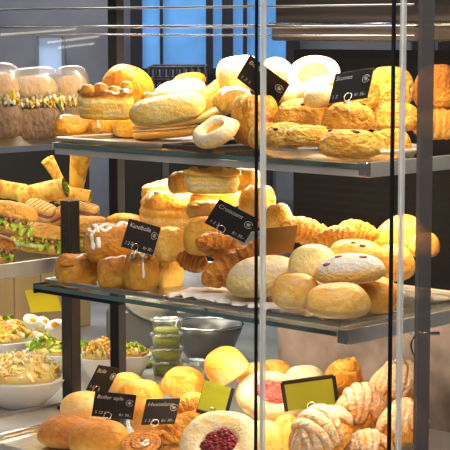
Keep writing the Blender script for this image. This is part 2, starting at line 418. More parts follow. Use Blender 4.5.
def mk_swirl(seed=0, name='cinnamon_swirl', mat='crust_flaky', tone=.55, icing=True, turns=2.6, dust=0, r0=.12, rise=.30, layers=5):
    root = root_of(name) if icing else None
    g = Geo(); n_ = 110; pts = []; rads = []
    for k in range(n_):
        s = k / (n_ - 1); ang = s * turns * 2 * PI; R = .40 * (1 - s) ** .85 + .01
        pts.append((R * math.cos(ang), R * math.sin(ang), .13 + rise * s ** .8)); rads.append(r0 * (1 - .25 * s) * (1 if 0 < k < n_ - 1 else .5))
    nv = 20; V, Fc = tube(pts, rads, nv, True, 1.15)
    ang = np.tile(np.arange(nv), n_) * 2 * PI / nv; ctr = np.repeat(np.array(pts), nv, 0)
    gr = np.cos(ang * layers); V = ctr + (V - ctr) * (1 + .06 * gr)[:, None]
    up = V - ctr; up = up[:, 2] / (np.linalg.norm(up, axis=1) + 1e-9)
    t = tone + .18 * (gr < -.3) - .1 * (up > .5) + .22 * (up < -.1) + .12 * nz(V, 5, seed)
    g.add(V, Fc, t, dust * np.clip(up + .4, 0, 1))
    g.add(*lathe([(0, .0), (.40, .0), (.42, .1), (.3, .2), (.0, .3)], 28), tone + .3, 0)
    V = g.verts(); g.V[0][:, 2] = np.maximum(g.V[0][:, 2], 0)
    o = g.obj('dough_coil' if icing else name, mat, root, crusty=True)
    if icing:
        q = Geo(); bv = g.bvh()
        path = [(.05, -.12), (.0, -.16), (-.06, -.13), (-.07, -.05), (-.01, -.02), (.06, -.03), (.09, -.08)]
        pp = drape(bv, path, .012)
        q.add(*tube(pp, .03, 8)); q.obj('icing', 'icing', root)
        return root
    return o
def drape(bv, path, lift=.01, dens=6):
    pts = []
    for (x0, y0), (x1, y1) in zip(path[:-1], path[1:]):
        for k in range(dens):
            t = k / dens; x, y = x0 + (x1 - x0) * t, y0 + (y1 - y0) * t
            h = bv.ray_cast(Vector((x, y, 5)), Vector((0, 0, -1)))
            if h[0] is not None: pts.append(np.array(h[0]) + np.array([0, 0, lift]))
    if len(pts) < 3: pts = [np.array([x, y, .5]) for x, y in path]
    pts = np.array(pts)
    for _ in range(2): pts[1:-1] = (pts[:-2] + 2 * pts[1:-1] + pts[2:]) / 4
    return pts
def drip(bv, x, y0=.1, zlo=.3, lift=.006):
    pts = []
    for k in range(14):
        y = y0 - (y0 + .6) * k / 13; h = bv.ray_cast(Vector((x + .02 * math.sin(k), y, 5)), Vector((0, 0, -1)))
        if h[0] is None: break
        pts.append(np.array(h[0]) + np.array([0, 0, lift]))
    z = pts[-1][2] - .03 if pts else .5
    while z > zlo:
        h = bv.ray_cast(Vector((x + .015 * math.sin(z * 20), -3, z)), Vector((0, 1, 0)))
        if h[0] is None: break
        pts.append(np.array(h[0]) + np.array([0, -lift, 0])); z -= .04
    pts = np.array(pts)
    for _ in range(2): pts[1:-1] = (pts[:-2] + 2 * pts[1:-1] + pts[2:]) / 4
    return pts
def mk_brioche(seed=0, name='brioche_bun', drips=(), zigs=(), h=.74, tone=(.46, .50, .70), sq=3.2, pw=.40, irad=.038, lump=.17, dust=0., mat='crust_yellow', depth=.95, zlo=.3, folds=0, flat=.42):
    g = Geo(); bun_geo(g, seed, h=h, tone=tone, sq=sq, pw=pw, lump=lump, dust=dust, depth=depth, flat=flat, rough=.05)
    for k in range(folds):
        bun_geo(g, seed + k + 1, h=.34, w=.42 + .08 * (k % 2), c=(-.26 + .5 * k / max(1, folds - 1), -.22 + .08 * (k % 2), h * .70), tone=(tone[1], tone[1], tone[2] + .04), nu=22, nv=14)
    if not drips and not zigs: return g.obj(name, mat, None, crusty=True)
    r = root_of(name); g.obj('dough', mat, r, crusty=True); bv = g.bvh()
    for x in drips:
        q = Geo(); pp = drip(bv, x, zlo=zlo); n_ = len(pp); q.add(*tube(pp, irad * (.8 + .4 * np.abs(np.sin(np.arange(n_) * .6 + seed))), 8, True, .5)); q.obj('icing', 'icing', r)
    for z in zigs:
        q = Geo(); pp = drape(bv, z, .006); n_ = len(pp); q.add(*tube(pp, irad * (.8 + .4 * np.abs(np.sin(np.arange(n_) * .6 + seed))), 8, True, .5)); q.obj('icing', 'icing', r)
    return r
def mk_twist(seed=0, name='twisted_pastry', mat='crust_flaky', tone=.36, turns=2.6, strands=3, dust=0.):
    g = Geo(); n_ = 60
    for k in range(strands):
        pts = []; rads = []
        for i in range(n_):
            s = i / (n_ - 1); a = s * turns * 2 * PI + k * 2 * PI / strands
            env = math.sin(PI * min(max(s, .02), .98)) ** .45
            pts.append((s - .5, .15 * env * math.cos(a), .24 + .14 * env * math.sin(a))); rads.append(.13 * env + .02)
        nv = 18; V, Fc = tube(pts, rads, nv, True)
        ang = np.tile(np.arange(nv), n_) * 2 * PI / nv; ctr = np.repeat(np.array(pts), nv, 0); gr = np.cos(4 * ang)
        V = ctr + (V - ctr) * (1 + .09 * gr)[:, None]; V[:, 2] = np.maximum(V[:, 2], 0)
        g.add(V, Fc, tone + .2 * (gr < -.3) + .14 * nz(V, 6, seed + k), dust)
    return g.obj(name, mat, None, crusty=True)
def puff_geo(g, seed, h=.7, sq=4.5, layers=6, lip=.02, lumps=.07, tone_side=.14, tone_top=.52, depth=.95, nu=56, topround=.22, dust=0):
    """squarish tin-baked pastry: layered side, browned lip, lumpy top"""
    prof = []
    for k in range(20):
        s = k / 19; prof.append((.44 + .035 * s + .006 * math.sin(s * layers * 2 * PI) + .03 * math.sin(s * PI), s * h * (1 - topround)))
    zt = h * (1 - topround)
    prof = [(0, 0), (.3, 0)] + prof + [(.47 + lip * .7, zt + .02), (.47 + lip, zt + .05), (.46 + lip * .5, zt + .10 * 1), (.40, zt + topround * h * .72), (.30, zt + topround * h * .9), (.18, zt + topround * h), (.08, zt + topround * h), (0, zt + topround * h)]
    V, Fc = lathe(prof, nu, sq); V[:, 1] *= depth
    zz = V[:, 2] / V[:, 2].max(); top = np.clip((zz - (1 - topround) + .05) / .12, 0, 1)
    V *= (1 + .05 * nz(V * np.array([1, 1, .4]), 2.6, seed))[:, None]
    V += (nz(V, 5, seed + 2) * lumps * top)[:, None] * np.array([.3, .3, 1.])
    V[:, :2] *= (1 + .02 * (1 - top) * nz(V * np.array([.5, .5, 6]), 6, seed + 1))[:, None]
    t = tone_side + (tone_top - tone_side) * top + .10 * (1 - top) * np.sin(zz * layers * 2 * PI) + .16 * nz(V, 5, seed + 3)
    t = t + .12 * (zz < .1)
    g.add(V, Fc, t, dust * top)
def mk_puff(seed=0, name='puff_pastry', icing=(), knobs=0, mat='crust_yellow', irad=.042, ragged=0, **kw):
    g = Geo(); puff_geo(g, seed, **kw)
    if not icing and not knobs: return g.obj(name, mat, None, crusty=True)
    root = root_of(name); g.obj('dough', mat, root, crusty=True); bv = g.bvh(); rnd = random.Random(seed)
    for k in range(knobs):
        x = -.36 + .72 * k / max(1, knobs - 1); y = -.25 + rnd.uniform(-.08, .08)
        h = bv.ray_cast(Vector((x, y, 5)), Vector((0, 0, -1)))
        if h[0] is None: continue
        q = Geo(); bun_geo(q, seed + k, h=.85, w=rnd.uniform(.20, .28), c=np.array(h[0]) - np.array([0, 0, .06]), tone=(.5, .5, .6), nu=16, nv=12); q.obj('dough_knob', mat, root, crusty=True)
    for path in icing:
        q = Geo(); pp = drape(bv, path, .004); n_ = len(pp)
        rr = irad * (.75 + .5 * np.abs(np.sin(np.arange(n_) * .9 + seed)))
        q.add(*tube(pp, rr, 8, True, .6)); q.obj('icing', 'icing', root)
    return root
def side_icing(xs, h=.7, depth=.95):
    pass
def mk_sandwich_bun(seed=0, name='cream_bun', w2=.98, tone=(.10, .28, .45), dust=.5, fill='cream', depth=.75):
    root = root_of(name)
    g = Geo(); bun_geo(g, seed, h=.24, depth=depth, tone=(.35, .30, .12), flat=.6, pw=.4, sq=2.6); g.obj('bottom_half', 'crust_yellow', root, crusty=True)
    q = Geo(); bun_geo(q, seed + 1, h=.10, depth=depth * .98, flat=.5, pw=.35, w=.95, lump=.14, c=(0, 0, .215)); q.obj('filling', fill, root)
    g = Geo(); bun_geo(g, seed + 2, h=.36, depth=depth, tone=tone, dust=dust, flat=.25, pw=.5, sq=2.4, w=w2, c=(.0, 0, .285)); g.obj('top_half', 'crust_yellow', root, crusty=True)
    return root
def dimple_geo(g, seed, h=.42, inner=.24, dust=.6, tone=(.15, .3, .3), sq=2., depth=1., dip=.5, off=0., lump=.07):
    prof = [(0, 0), (.3, 0), (.42, .02), (.48, h * .25), (.5, h * .45), (.48, h * .7), (.43, h * .9), (.37, h), (inner + .05, h * .95), (inner, h * .8), (inner - .04, h * dip), (inner * .5, h * dip * .95), (0, h * dip * .95)]
    # smooth the profile
    pr = np.array(prof); 
    t = np.linspace(0, len(pr) - 1, 34); pr = np.stack([np.interp(t, range(len(pr)), pr[:, 0]), np.interp(t, range(len(pr)), pr[:, 1])], 1)
    for _ in range(1): pr[1:-1] = (pr[:-2] + 2 * pr[1:-1] + pr[2:]) / 4
    V, Fc = lathe([tuple(q) for q in pr], 48, sq); V[:, 1] *= depth
    zz = V[:, 2] / h; rad_ = np.hypot(V[:, 0], V[:, 1] / depth)
    V[:, 1] += off * np.clip((.5 - rad_) / (.5 - inner), 0, 1) * (V[:, 2] > h * .3)
    V *= (1 + lump * nz(V, 2.2, seed))[:, None]
    t = np.where(rad_ < inner + .02, tone[2], tone[0] + (tone[1] - tone[0]) * np.clip(zz, 0, 1)) + .08 * nz(V, 4, seed)
    g.add(V, Fc, t, dust * np.clip(.2 + zz, 0, 1) * (rad_ > inner - .02))
def mk_berry_bun(seed=0, berry='raspberry', name='raspberry_bun', nb=9, inner=.24, h=.40, dust=.62, depth=1., bs=.085, off=0.):
    root = root_of(name); g = Geo(); dimple_geo(g, seed, h=h, inner=inner, dust=dust, depth=depth, off=off, tone=(.12, .26, .3)); g.obj('dough', 'crust_yellow', root, crusty=True)
    q = Geo(); bun_geo(q, seed, h=.08, w=inner * 1.9, depth=depth, c=(0, off, h * .5)); q.obj('custard', 'custard', root)
    rnd = random.Random(seed)
    spots = [(0, 0)] + [(inner * .66 * math.cos(a), inner * .66 * math.sin(a)) for a in np.linspace(0, 2 * PI, nb - 1, endpoint=False)]
    for x, y in spots:
        b = Geo(); r = bs * rnd.uniform(.85, 1.1); c = np.array([x + rnd.uniform(-.01, .01), y * depth + off, h * .5 + .09 + rnd.uniform(0, .03)])
        b.add(*sphere(c, r * .86, 10, 8, (1, 1, 1.05)))
        for k in range(4):
            ph = -.5 + k * .55
            for j in range(8 if k < 3 else 4):
                a = 2 * PI * (j + .5 * (k % 2)) / (8 if k < 3 else 4)
                d = np.array([math.cos(ph) * math.cos(a), math.cos(ph) * math.sin(a), math.sin(ph)])
                b.add(*sphere(c + d * r * .78, r * .33, 6, 5))
        b.obj('raspberry', berry, root)
    return root
def mk_ring(seed=0, name='custard_ring_bun', inner=.30, dust=.85, lump=.07, tone=(.05, .12, .3)):
    root = root_of(name); g = Geo(); dimple_geo(g, seed, h=.32, inner=inner, dust=dust, depth=.9, tone=tone, lump=lump); g.obj('dough', 'crust_yellow', root, crusty=True)
    q = Geo(); bun_geo(q, seed, h=.16, w=inner * 2, depth=.9, c=(0, 0, .17), lump=.15); q.obj('custard', 'custard', root)
    return root
def mk_iced_roll(seed=0, name='glazed_roll', mat='crust_yellow', tone=(.2, .3, .45), **kw):
    root = root_of(name); g = Geo(); croissant_geo(g, seed, bend=.16, ridges=5, thick=.22, tone=(.15, .35)); g.obj('dough', 'crust_yellow', root, crusty=True)
    bv = g.bvh(); q = Geo()
    for off in (-.07, 0.0, .07):
        pp = drape(bv, [(-.34, off - .02), (-.15, off + .03), (.05, off + .07), (.22, off + .05), (.38, off - .02)], .0)
        n_ = len(pp); q.add(*tube(pp, .05 * (.7 + .4 * np.abs(np.sin(np.arange(n_) * .7 + off * 30))), 8, True, .5))
    q.obj('icing', 'icing', root)
    return root

# ------------------------------------------------------------------ placing things where they stand
PLACED = []        # (root, Y)
def descendants(o):
    out = [o]
    for c in o.children: out += descendants(c)
    return out
def local_pts(root):
    pts = []
    inv = Matrix.Identity(4)
    def rec(o, M):
        if o.type == 'MESH':
            V = np.empty(len(o.data.vertices) * 3); o.data.vertices.foreach_get('co', V); V = V.reshape(-1, 3)
            if len(V) > 600: V = V[::len(V) // 500]
            A = np.array(M); pts.append(V @ A[:3, :3].T + A[:3, 3])
        for c in o.children: rec(c, M @ c.matrix_local)
    rec(root, Matrix.Identity(4))
    return np.concatenate(pts)
def fit(root, bx, Y=None, plane=None, rot=(0, 0, 0), kd=.82, mode='xz', clear=.0):
    """give a thing the size and place it has in the case: bx = the width and height it shows, Y = its depth, plane = height of what it rests on"""
    pts = local_pts(root); E_ = Euler([rad(r) for r in rot], 'ZXY'); Rm = np.array(E_.to_matrix())
    x0, y0, x1, y1 = bx; tw, thh = x1 - x0, y1 - y0; cx, cy = (x0 + x1) / 2, (y0 + y1) / 2
    S = np.array([1., kd, .7]) * tw * 2.9 / FPX
    if mode == 'uni': S = np.array([1., kd, 1.]) * tw * 2.9 / FPX
    def solve(Y):
        nonlocal S
        L = atY(cx, cy, Y)
        for it in range(14):
            W = L + (pts * S) @ Rm.T
            q = projN(W); mn, mx = q.min(0), q.max(0); w, h = mx - mn
            if mode == 'uni':
                k = math.sqrt((tw / w) * (thh / h)); S = S * k
            else:
                S = S * np.array([tw / w, 1, (thh / h) ** .8]); S[1] = S[0] * kd
            c = (mn + mx) / 2
            L = L + np.array([(cx - c[0]) * Y / FPX, 0, -(cy - c[1]) * Y / FPX])
        W = L + (pts * S) @ Rm.T
        return L, W
    if plane is not None:
        Y = Y or atZ(cx, y1, plane)[1]
        for _ in range(8):
            L, W = solve(Y); zmin = W[:, 2].min()
            Y += np.clip((zmin - plane - clear) * Y / max(.1, EYE - plane) * 1.0, -.2, .2)
        L, W = solve(Y)
    else: L, W = solve(Y)
    root.location = L; root.scale = S; root.rotation_mode = 'ZXY'; root.rotation_euler = E_
    PLACED.append(root)
    return root
LP = [4.7, 4.8, 3.3, 2.2, 1.1, 2.6, 62, 50]; EXPO = 0.0

# ------------------------------------------------------------------ the setting
def casebox(a0, a1, b0, b1, z0, z1, bev=0):
    """box in the case frame, as verts in world space"""
    V, Fc = box(a0, a1, b0, b1, z0, z1, bev)
    W = np.concatenate([C0 + V[:, :1] * UA + V[:, 1:2] * VB, V[:, 2:]], 1)
    return W, [tuple(reversed(f)) for f in Fc]
def struct(name, V, Fc, mat, parent=None):
    o = mkobj(name, V, Fc, mat, parent, smooth=False)
    if parent is None: o['kind'] = 'structure'
    return o
struct('floor', *box(-4, 4, -3, 6.1, -.1, 0), 'floor_tile')
struct('ceiling', *box(-4, 4, -3, 6.1, 3.0, 3.1), 'ceiling_white')
struct('wall_back', *box(-4, 4, 6.0, 6.1, 0, 3), 'kitchen_wall')
struct('wall_left', *box(-4.1, -4, -3, 6.1, 0, 3), 'plaster')
struct('wall_right', *box(4, 4.1, -3, 6.1, 0, 3), 'plaster')
struct('wall_front', *box(-4, 4, -3.1, -3, 0, 3), 'plaster')
YB = 5.9
def rectY(x0, y0, x1, y1, Y, t=.03):
    A = atY(x0, y0, Y); B = atY(x1, y1, Y); return (A[0], B[0], Y, Y + t, B[2], A[2])
def window(name, x0, y0, x1, y1, pane, bars=(), w=.02, fm='frame_dark'):
    fx = rectY(x0, y0, x1, y1, YB)
    g = Geo()
    X0, X1, Ya, Yb, Z0, Z1 = fx
    for q in ((X0 - w, X0 + w, Ya - .02, Yb, Z0, Z1), (X1 - w, X1 + w, Ya - .02, Yb, Z0, Z1), (X0, X1, Ya - .02, Yb, Z0 - w, Z0 + w), (X0, X1, Ya - .02, Yb, Z1 - w, Z1 + w)): g.add(*box(*q))
    for b0, b1 in bars:
        g.add(*box(atY(b0, 0, YB)[0], atY(b1, 0, YB)[0], Ya - .03, Ya, Z0, Z1))
    o = g.obj(name, fm, None, smooth=False); o['kind'] = 'structure'
    mkobj('pane', *box(X0 + w, X1 - w, Ya + .005, Yb - .005, Z0 + w, Z1 - w), pane, o, smooth=False)
window('window_1', 136, -60, 294, 74, 'daylight', [(160, 163), (206, 213), (222, 233), (243, 247), (286, 294)])
window('window_2', 37, 36, 64, 76, 'pale_light', (), .006, 'frame_grey')
window('window_3', 418, 30, 428, 92, 'daylight')
window('window_4', 445, 28, 470, 92, 'daylight')
# unseen glowing windows on the left wall, added for the glass to reflect
for i, (y0, y1) in enumerate(((-1.4, -.4), (0.2, 1.2))):
    g = Geo(); g.add(*box(-3.99, -3.93, y0 - .05, y1 + .05, .9, 2.5)); o = g.obj('window_%d' % (5 + i), 'frame_grey', None, smooth=False); o['kind'] = 'structure'
    mkobj('pane', *box(-3.93, -3.92, y0, y1, .95, 2.45), 'window_glow', o, smooth=False)

# kitchen cabinet and clutter seen through the glass
def simple(name, parts, label, cat, group=None):
    """parts: list of (part name, Geo, material); first one may be the body"""
    r = empty(name)
    for pn, g, mt, sm in parts: g.obj(pn, mt, r, smooth=sm)
    return tag(r, label, cat, group)
c = rectY(110, 90, 275, 470, 4.7, .5)
body = Geo(); body.add(*box(c[0], c[1], 4.7, 5.2, 0.05, c[5] - .03, .005)); top = Geo(); top.add(*box(c[0] - .02, c[1] + .02, 4.67, 5.22, c[5] - .03, c[5], .004))
door = Geo()
parts = [('carcass', body, 'frame_grey', False), ('cabinet_top', top, 'grey_metal', False)]
for k in range(3):
    d = Geo(); w = (c[1] - c[0]) / 3; d.add(*box(c[0] + w * k + .01, c[0] + w * (k + 1) - .01, 4.68, 4.7, .1, c[5] - .05, .003)); parts.append(('door', d, 'frame_dark', False))
simple('storage_cabinet', parts, 'tall dark grey kitchen cabinet behind the left shelves', 'cabinet')
g = Geo(); f = rectY(148, 62, 205, 88, 4.72)
for k in range(2):
    z = f[4] + .02 + k * .035
    pts = [(f[0], 4.78, z), (f[0], 5.05, z), (f[1], 5.05, z), (f[1], 4.78, z), (f[0], 4.78, z)]
    g.add(*tube(pts, .004, 6))
w2 = Geo()
for k in range(9):
    x = f[0] + (f[1] - f[0]) * k / 8; w2.add(*tube([(x, 4.78, f[5] - .015), (x, 4.78, f[4]), (x, 5.05, f[4]), (x, 5.05, f[5] - .015)], .003, 6))
simple('wire_basket', [('rim', g, 'grey_metal', True), ('wires', w2, 'grey_metal', True)], 'small grey wire basket standing on the dark kitchen cabinet', 'basket')

# ------------------------------------------------------------------ the pastry case
A0, A1, BF, BK = -.135, .80, -.105, .57
# the deck the lowest trays and the salads stand on, and the base below it
struct('trim_1', *casebox(-.25, 2.2, -.35, 1.75, ZB - .04, ZB), 'deck_marble')
struct('trim_2', *casebox(-.22, 2.17, -.32, 1.72, .0, ZB - .04), 'base_panel')
def shelf(name, z, b0, a1, label, bd=.46):
    r = empty(name, P(0, 0, z))
    r.rotation_euler = (0, 0, YAW)
    # local: x along front (left), y = -depth
    s = Geo(); s.add(*box(.0, a1, -bd, -b0, -.006, 0)); s.obj('glass_panel', 'shelf_glass', r, smooth=False)
    e = Geo(); e.add(*box(0, a1, -b0, -b0 + .002, -.007, .0005)); e.obj('glass_edge', 'shelf_edge', r, smooth=False)
    e = Geo(); e.add(*box(-.004, .0, -bd, -b0 + .002, -.020, .004, .001)); e.obj('side_rail', 'rail_silver', r, smooth=False)
    e = Geo(); e.add(*box(a1, a1 + .004, -bd, -b0 + .002, -.010 - (.006 if z < 1.2 else 0), .002, .001)); e.obj('end_rail', 'black_metal' if z < 1.2 else 'rail_silver', r, smooth=False)
    e = Geo(); e.add(*box(a1 - .22, a1 + .004, -b0 - .016, -b0 - .004, -.015, -.007, .001)); e.obj('support_bar', 'black_metal' if z < 1.2 else 'dark_steel', r, smooth=False)
    if z > 1.2: e = Geo(); e.add(*box(.0, a1, -b0 - .006, -b0 - .001, -.020, -.008, .001)); e.obj('front_rail', 'rail_silver', r, smooth=False)
    e = Geo(); e.add(*box(-.006, .012, -b0 - .004, -b0 + .006, -.018, .004, .002)); e.obj('corner_clip', 'chrome', r, smooth=False)
    return tag(r, label, 'shelf')
# local y must point into the case: UA rotated by -90 degrees -> use mirrored y
shelf('glass_shelf', ZT, .05, .735, 'upper glass shelf holding the scones and powdered buns')
shelf('glass_shelf', ZM, .0, .735, 'lower glass shelf holding the croissants and floury rolls')

def tray(a0, a1, b0, b1, z, mat, label, paper=None, rim=.012, rot=0):
    r = empty('serving_tray', P((a0 + a1) / 2, (b0 + b1) / 2, z)); r.rotation_euler = (0, 0, YAW + rad(rot))
    wa, wb = (a1 - a0) / 2, (b1 - b0) / 2
    g = Geo(); g.add(*box(-wa, wa, -wb, wb, .001, .0035, .001)); g.obj('plate', mat, r, smooth=False)
    q = Geo()
    for bx in ((-wa - .012, wa + .012, wb, wb + .008, .003, rim), (-wa - .012, wa + .012, -wb - .008, -wb, .003, rim), (-wa - .012, -wa, -wb, wb, .003, rim), (wa, wa + .012, -wb, wb, .003, rim)):
        q.add(*box(*bx, .0025))
    q.obj('rim', mat, r, smooth=False)
    return tag(r, label, 'tray', 'trays the pastries are set out on')
def oval_tray(a, b, ra, rb, z, label):
    r = empty('oval_platter', P(a, b, z + .0012)); r.rotation_euler = (0, 0, YAW)
    V, Fc = lathe([(0, .001), (.86, .001), (.90, .004), (.94, .011), (1.0, .013), (1.0, .010), (.95, .007), (.9, .0), (0, 0)], 64); V = V * np.array([ra, rb, 1])
    g = Geo(); g.add(V, Fc); g.obj('dish', 'platter_silver', r)
    V, Fc = tube([(math.cos(t) * ra, math.sin(t) * rb, .013) for t in np.linspace(0, 2 * PI, 65)], .0035, 8, False); q = Geo(); q.add(V, Fc); q.obj('rolled_rim', 'platter_silver', r)
    return tag(r, label, 'platter', 'trays the pastries are set out on')
tray(.470, .725, .062, .40, ZT, 'tray_tan', 'tan metal tray under the iced puff pastries, upper shelf')
tray(.345, .445, .062, .40, ZT, 'dark_steel', 'dark tray under the powdered cream buns, upper shelf')
oval_tray(.168, .186, .150, .122, ZT, 'oval silver platter under the raisin scones, upper shelf')
tray(.425, .715, .022, .38, ZM, 'steel', 'steel tray under the iced brioche buns, lower shelf')
tray(.035, .395, .022, .40, ZM, 'steel', 'steel tray lined with white paper under the floury rolls')
tray(.17, .78, -.090, .35, ZB, 'chrome', 'shiny tray under the smooth golden rolls, bottom deck')
tray(-.07, .125, -.090, .35, ZB, 'chrome', 'shiny tray under the floury twisted buns, bottom deck')
# crumpled paper liner
n = 34; m_ = 10; V = []
for i in range(n):
    for j in range(m_):
        a = .03 + .37 * i / (n - 1); b = .012 + .10 * j / (m_ - 1) + .008 * math.sin(i * 1.9)
        z = ZM + .0205 + .004 * noise.noise(Vector((i * .8, j * .9, 3))) + (.003 if j == 0 else 0) * math.sin(i * 2.3) - (.004 if j == 0 else 0)
        V.append(P(a, b, z))
o = mkobj('paper_liner', V, gridF(n, m_), 'paper'); tag(o, 'crumpled white paper liner under the floury rolls', 'paper')

# upright posts
def post(name, a, b, z0, z1, w, label, mats=('black_metal', 'grey_metal')):
    r = empty(name, P(a, b, z0)); r.rotation_euler = (0, 0, YAW)
    g = Geo(); g.add(*box(-w, w, -w, w, 0, z1 - z0, .001)); g.obj('column', mats[0], r, smooth=False)
    q = Geo(); q.add(*box(-w - .0015, -w - .0002, -w * .8, w * .8, 0, z1 - z0)); q.obj('side_strip', mats[1], r, smooth=False)
    f = Geo(); f.add(*box(-w * 1.6, w * 1.6, -w * 1.6, w * 1.6, 0, .006, .001)); f.obj('foot_plate', mats[0], r, smooth=False)
    return tag(r, label, 'post')
post('case_post', .833, .300, ZB, 2.0, .0115, 'black upright post with grey side beside the iced brioche buns')
sp = atZ(72, 409, ZB)[:2] - C0
post('case_post', float(sp @ UA), float(sp @ VB), ZB, 1.262, .0135, 'dark post in front of the salad bowls, beside the yellow note', ('frame_dark', 'dark_steel'))

# sliding glass doors and side glass
ZG0, ZG1 = ZB + .002, 1.90
def glassdoor(name, a0, a1, b, edge_at, label, cat='glass door'):
    r = empty(name, P(a0, b, ZG0)); r.rotation_euler = (0, 0, YAW)
    H = ZG1 - ZG0; L = a1 - a0
    mkobj('pane', [(0, 0, 0), (L, 0, 0), (L, 0, H), (0, 0, H)], [(0, 1, 2, 3)], 'pane', r, smooth=False)
    x = 0 if edge_at == 'near' else L
    return tag(r, label, cat), r
def px_at(a, b, z=ZM): return projN(P(a, b, z))[0]
def solve_a(px, b):
    t = (px - CX) / FPX; lo, hi = -.4, 1.2
    for _ in range(50):
        mid = (lo + hi) / 2
        if px_at(mid, b) > px: lo = mid
        else: hi = mid
    return (lo + hi) / 2
aS = solve_a(256, BF); aS2 = solve_a(263.5, BF + .0); aC = solve_a(396, BF)
r = empty('glass_door', P(aS, BF, ZG0)); r.rotation_euler = (0, 0, YAW); H = ZG1 - ZG0; L = .86 - aS
mkobj('pane', [(0, 0, 0), (L, 0, 0), (L, 0, H), (0, 0, H)], [(0, 1, 2, 3)], 'pane', r, smooth=False)
g = Geo(); g.add(*box(-.0022, .0022, -.0015, .0015, 0, H)); g.obj('gasket', 'gasket', r, smooth=False)
tag(r, 'left sliding glass door in front of the iced pastries', 'glass door', None)
r = empty('glass_door', P(aC, BF - .014, ZG0)); r.rotation_euler = (0, 0, YAW); a2 = solve_a(263, BF - .014); L = a2 - aC
mkobj('pane', [(0, 0, 0), (L, 0, 0), (L, 0, H), (0, 0, H)], [(0, 1, 2, 3)], 'pane', r, smooth=False)
g = Geo(); g.add(*box(L - .003, L + .0025, -.003, .003, 0, H)); g.obj('edge_strip', 'edge_glass', r, smooth=False)
g = Geo(); g.add(*box(L + .003, L + .0045, -.003, .003, 0, H)); g.obj('edge_highlight', 'edge_strip', r, smooth=False)
g = Geo(); g.add(*box(-.0022, .0022, -.002, .002, 0, H)); g.obj('gasket', 'gasket', r, smooth=False)
tag(r, 'right sliding glass door in front of the scones and floury rolls', 'glass door')
r = empty('side_glass', P(aC - .014, BF - .012, ZG0)); r.rotation_euler = (0, 0, YAW - PI / 2)
# local x now runs into the case
mkobj('pane', [(0, 0, 0), (.60, 0, 0), (.60, 0, H), (0, 0, H)], [(0, 1, 2, 3)], 'pane', r, smooth=False)
g = Geo(); g.add(*box(-.001, .004, -.004, .004, 0, H)); g.obj('edge_strip', 'edge_glass', r, smooth=False); g = Geo(); g.add(*box(-.0035, -.0015, -.004, -.001, 0, H)); g.obj('edge_highlight', 'edge_strip', r, smooth=False)
g = Geo(); g.add(*box(.046, .078, .002, .008, 0, H, .001)); g.obj('smoked_band', 'smoked_glass', r, smooth=False)  # dark strip stands in for a post mirrored in the glass
tag(r, 'clear side glass panel closing the right end of the pastry case', 'glass panel')
r = empty('back_glass', P(.56, BK, ZB)); r.rotation_euler = (0, 0, YAW)

# back panels of the case: dark behind the upper shelves, brown imitating a reflection below
bpy.data.objects.remove(r)
g = Geo(); W, Fc = casebox(-.13, .60, BK, BK + .02, ZM - .03, 1.56); o = mkobj('case_back_panel', W, Fc, 'back_panel_dark', None, smooth=False); tag(o, 'dark back panel of the case behind croissants and scones', 'panel')
W, Fc = casebox(-.13, .64, BK, BK + .02, ZB, ZM - .035); o = mkobj('case_back_panel', W, Fc, 'back_panel_brown', None, smooth=False); tag(o, 'brownish back panel behind the twisted floury buns', 'panel')
# canopy over the back panel and the lamp rails along the front
g = Geo()
r = empty('case_canopy', P(-.075, BK - .03, 1.585)); r.rotation_euler = (0, 0, YAW)
def cbox(x0, x1, y0, y1, z0, z1, bev=.001): return box(x0, x1, y0, y1, z0, z1, bev)
g.add(*cbox(-.05, .70, -.10, .0, .025, .16, .004)); g.obj('hood', 'hood_metal', r, smooth=False)
q = Geo(); q.add(*cbox(-.05, .70, .0, .012, -.008, .022, .004)); q.obj('lower_lip', 'hood_metal', r, smooth=False)
q = Geo(); q.add(*tube([(-.05, .014, .024), (.70, .014, .024)], .004, 10)); q.obj('bright_rail', 'chrome', r)
tag(r, 'brown metal canopy with bright rail above the scones', 'canopy')
r = empty('top_rail', P(-.11, .02, 1.60)); r.rotation_euler = (0, 0, YAW)
q = Geo(); q.add(*tube([(0, 0, .004), (1.15, 0, .004)], .0026, 10)); q.obj('upper_tube', 'chrome', r)
q = Geo(); q.add(*tube([(0, 0, -.010), (1.15, 0, -.010)], .0016, 10)); q.obj('lower_tube', 'chrome', r)
q = Geo(); q.add(*tube([(0, 0, .036), (1.15, 0, .036)], .002, 10)); q.obj('top_tube', 'steel', r)
tag(r, 'thin chrome rails running along the top of the glass case', 'rail')

# ------------------------------------------------------------------ the salad case on the left
AS = .955
def salad_shelf(z, label, rail=.022):
    r = empty('salad_shelf', P(AS, -.2, z)); r.rotation_euler = (0, 0, YAW)
    g = Geo(); g.add(*box(0, .5, -1.7, 0, -.008, 0, .001)); g.obj('glass_panel', 'shelf_glass', r, smooth=False)
    q = Geo(); q.add(*box(-.010, -.001, -1.7, 0, -rail, .008, .002)); q.obj('front_rail', 'rail_silver', r, smooth=False)
    return tag(r, label, 'shelf')
salad_shelf(ZM, 'glass shelf with pale front rail holding the filled ciabattas')
salad_shelf(ZT - .008, 'glass shelf holding the film wrapped egg sandwiches', .012)
W, Fc = casebox(AS - .034, AS - .026, -.09, .5, ZB, ZB + .006); o = mkobj('deck_rail', W, Fc, 'steel', None, smooth=False); tag(o, 'low steel rail along the deck in front of the salad bowls', 'rail')
r = empty('salad_case_back', P(AS + .62, -.2, ZB)); r.rotation_euler = (0, 0, YAW)
for k in range(13):
    g = Geo(); y0 = -k * .085; g.add(*box(0, .014, y0 - .081, y0, 0, .30, .002)); g.obj('board', 'wood', r, smooth=False)
tag(r, 'pale wooden boards lining the back of the salad case', 'panel')
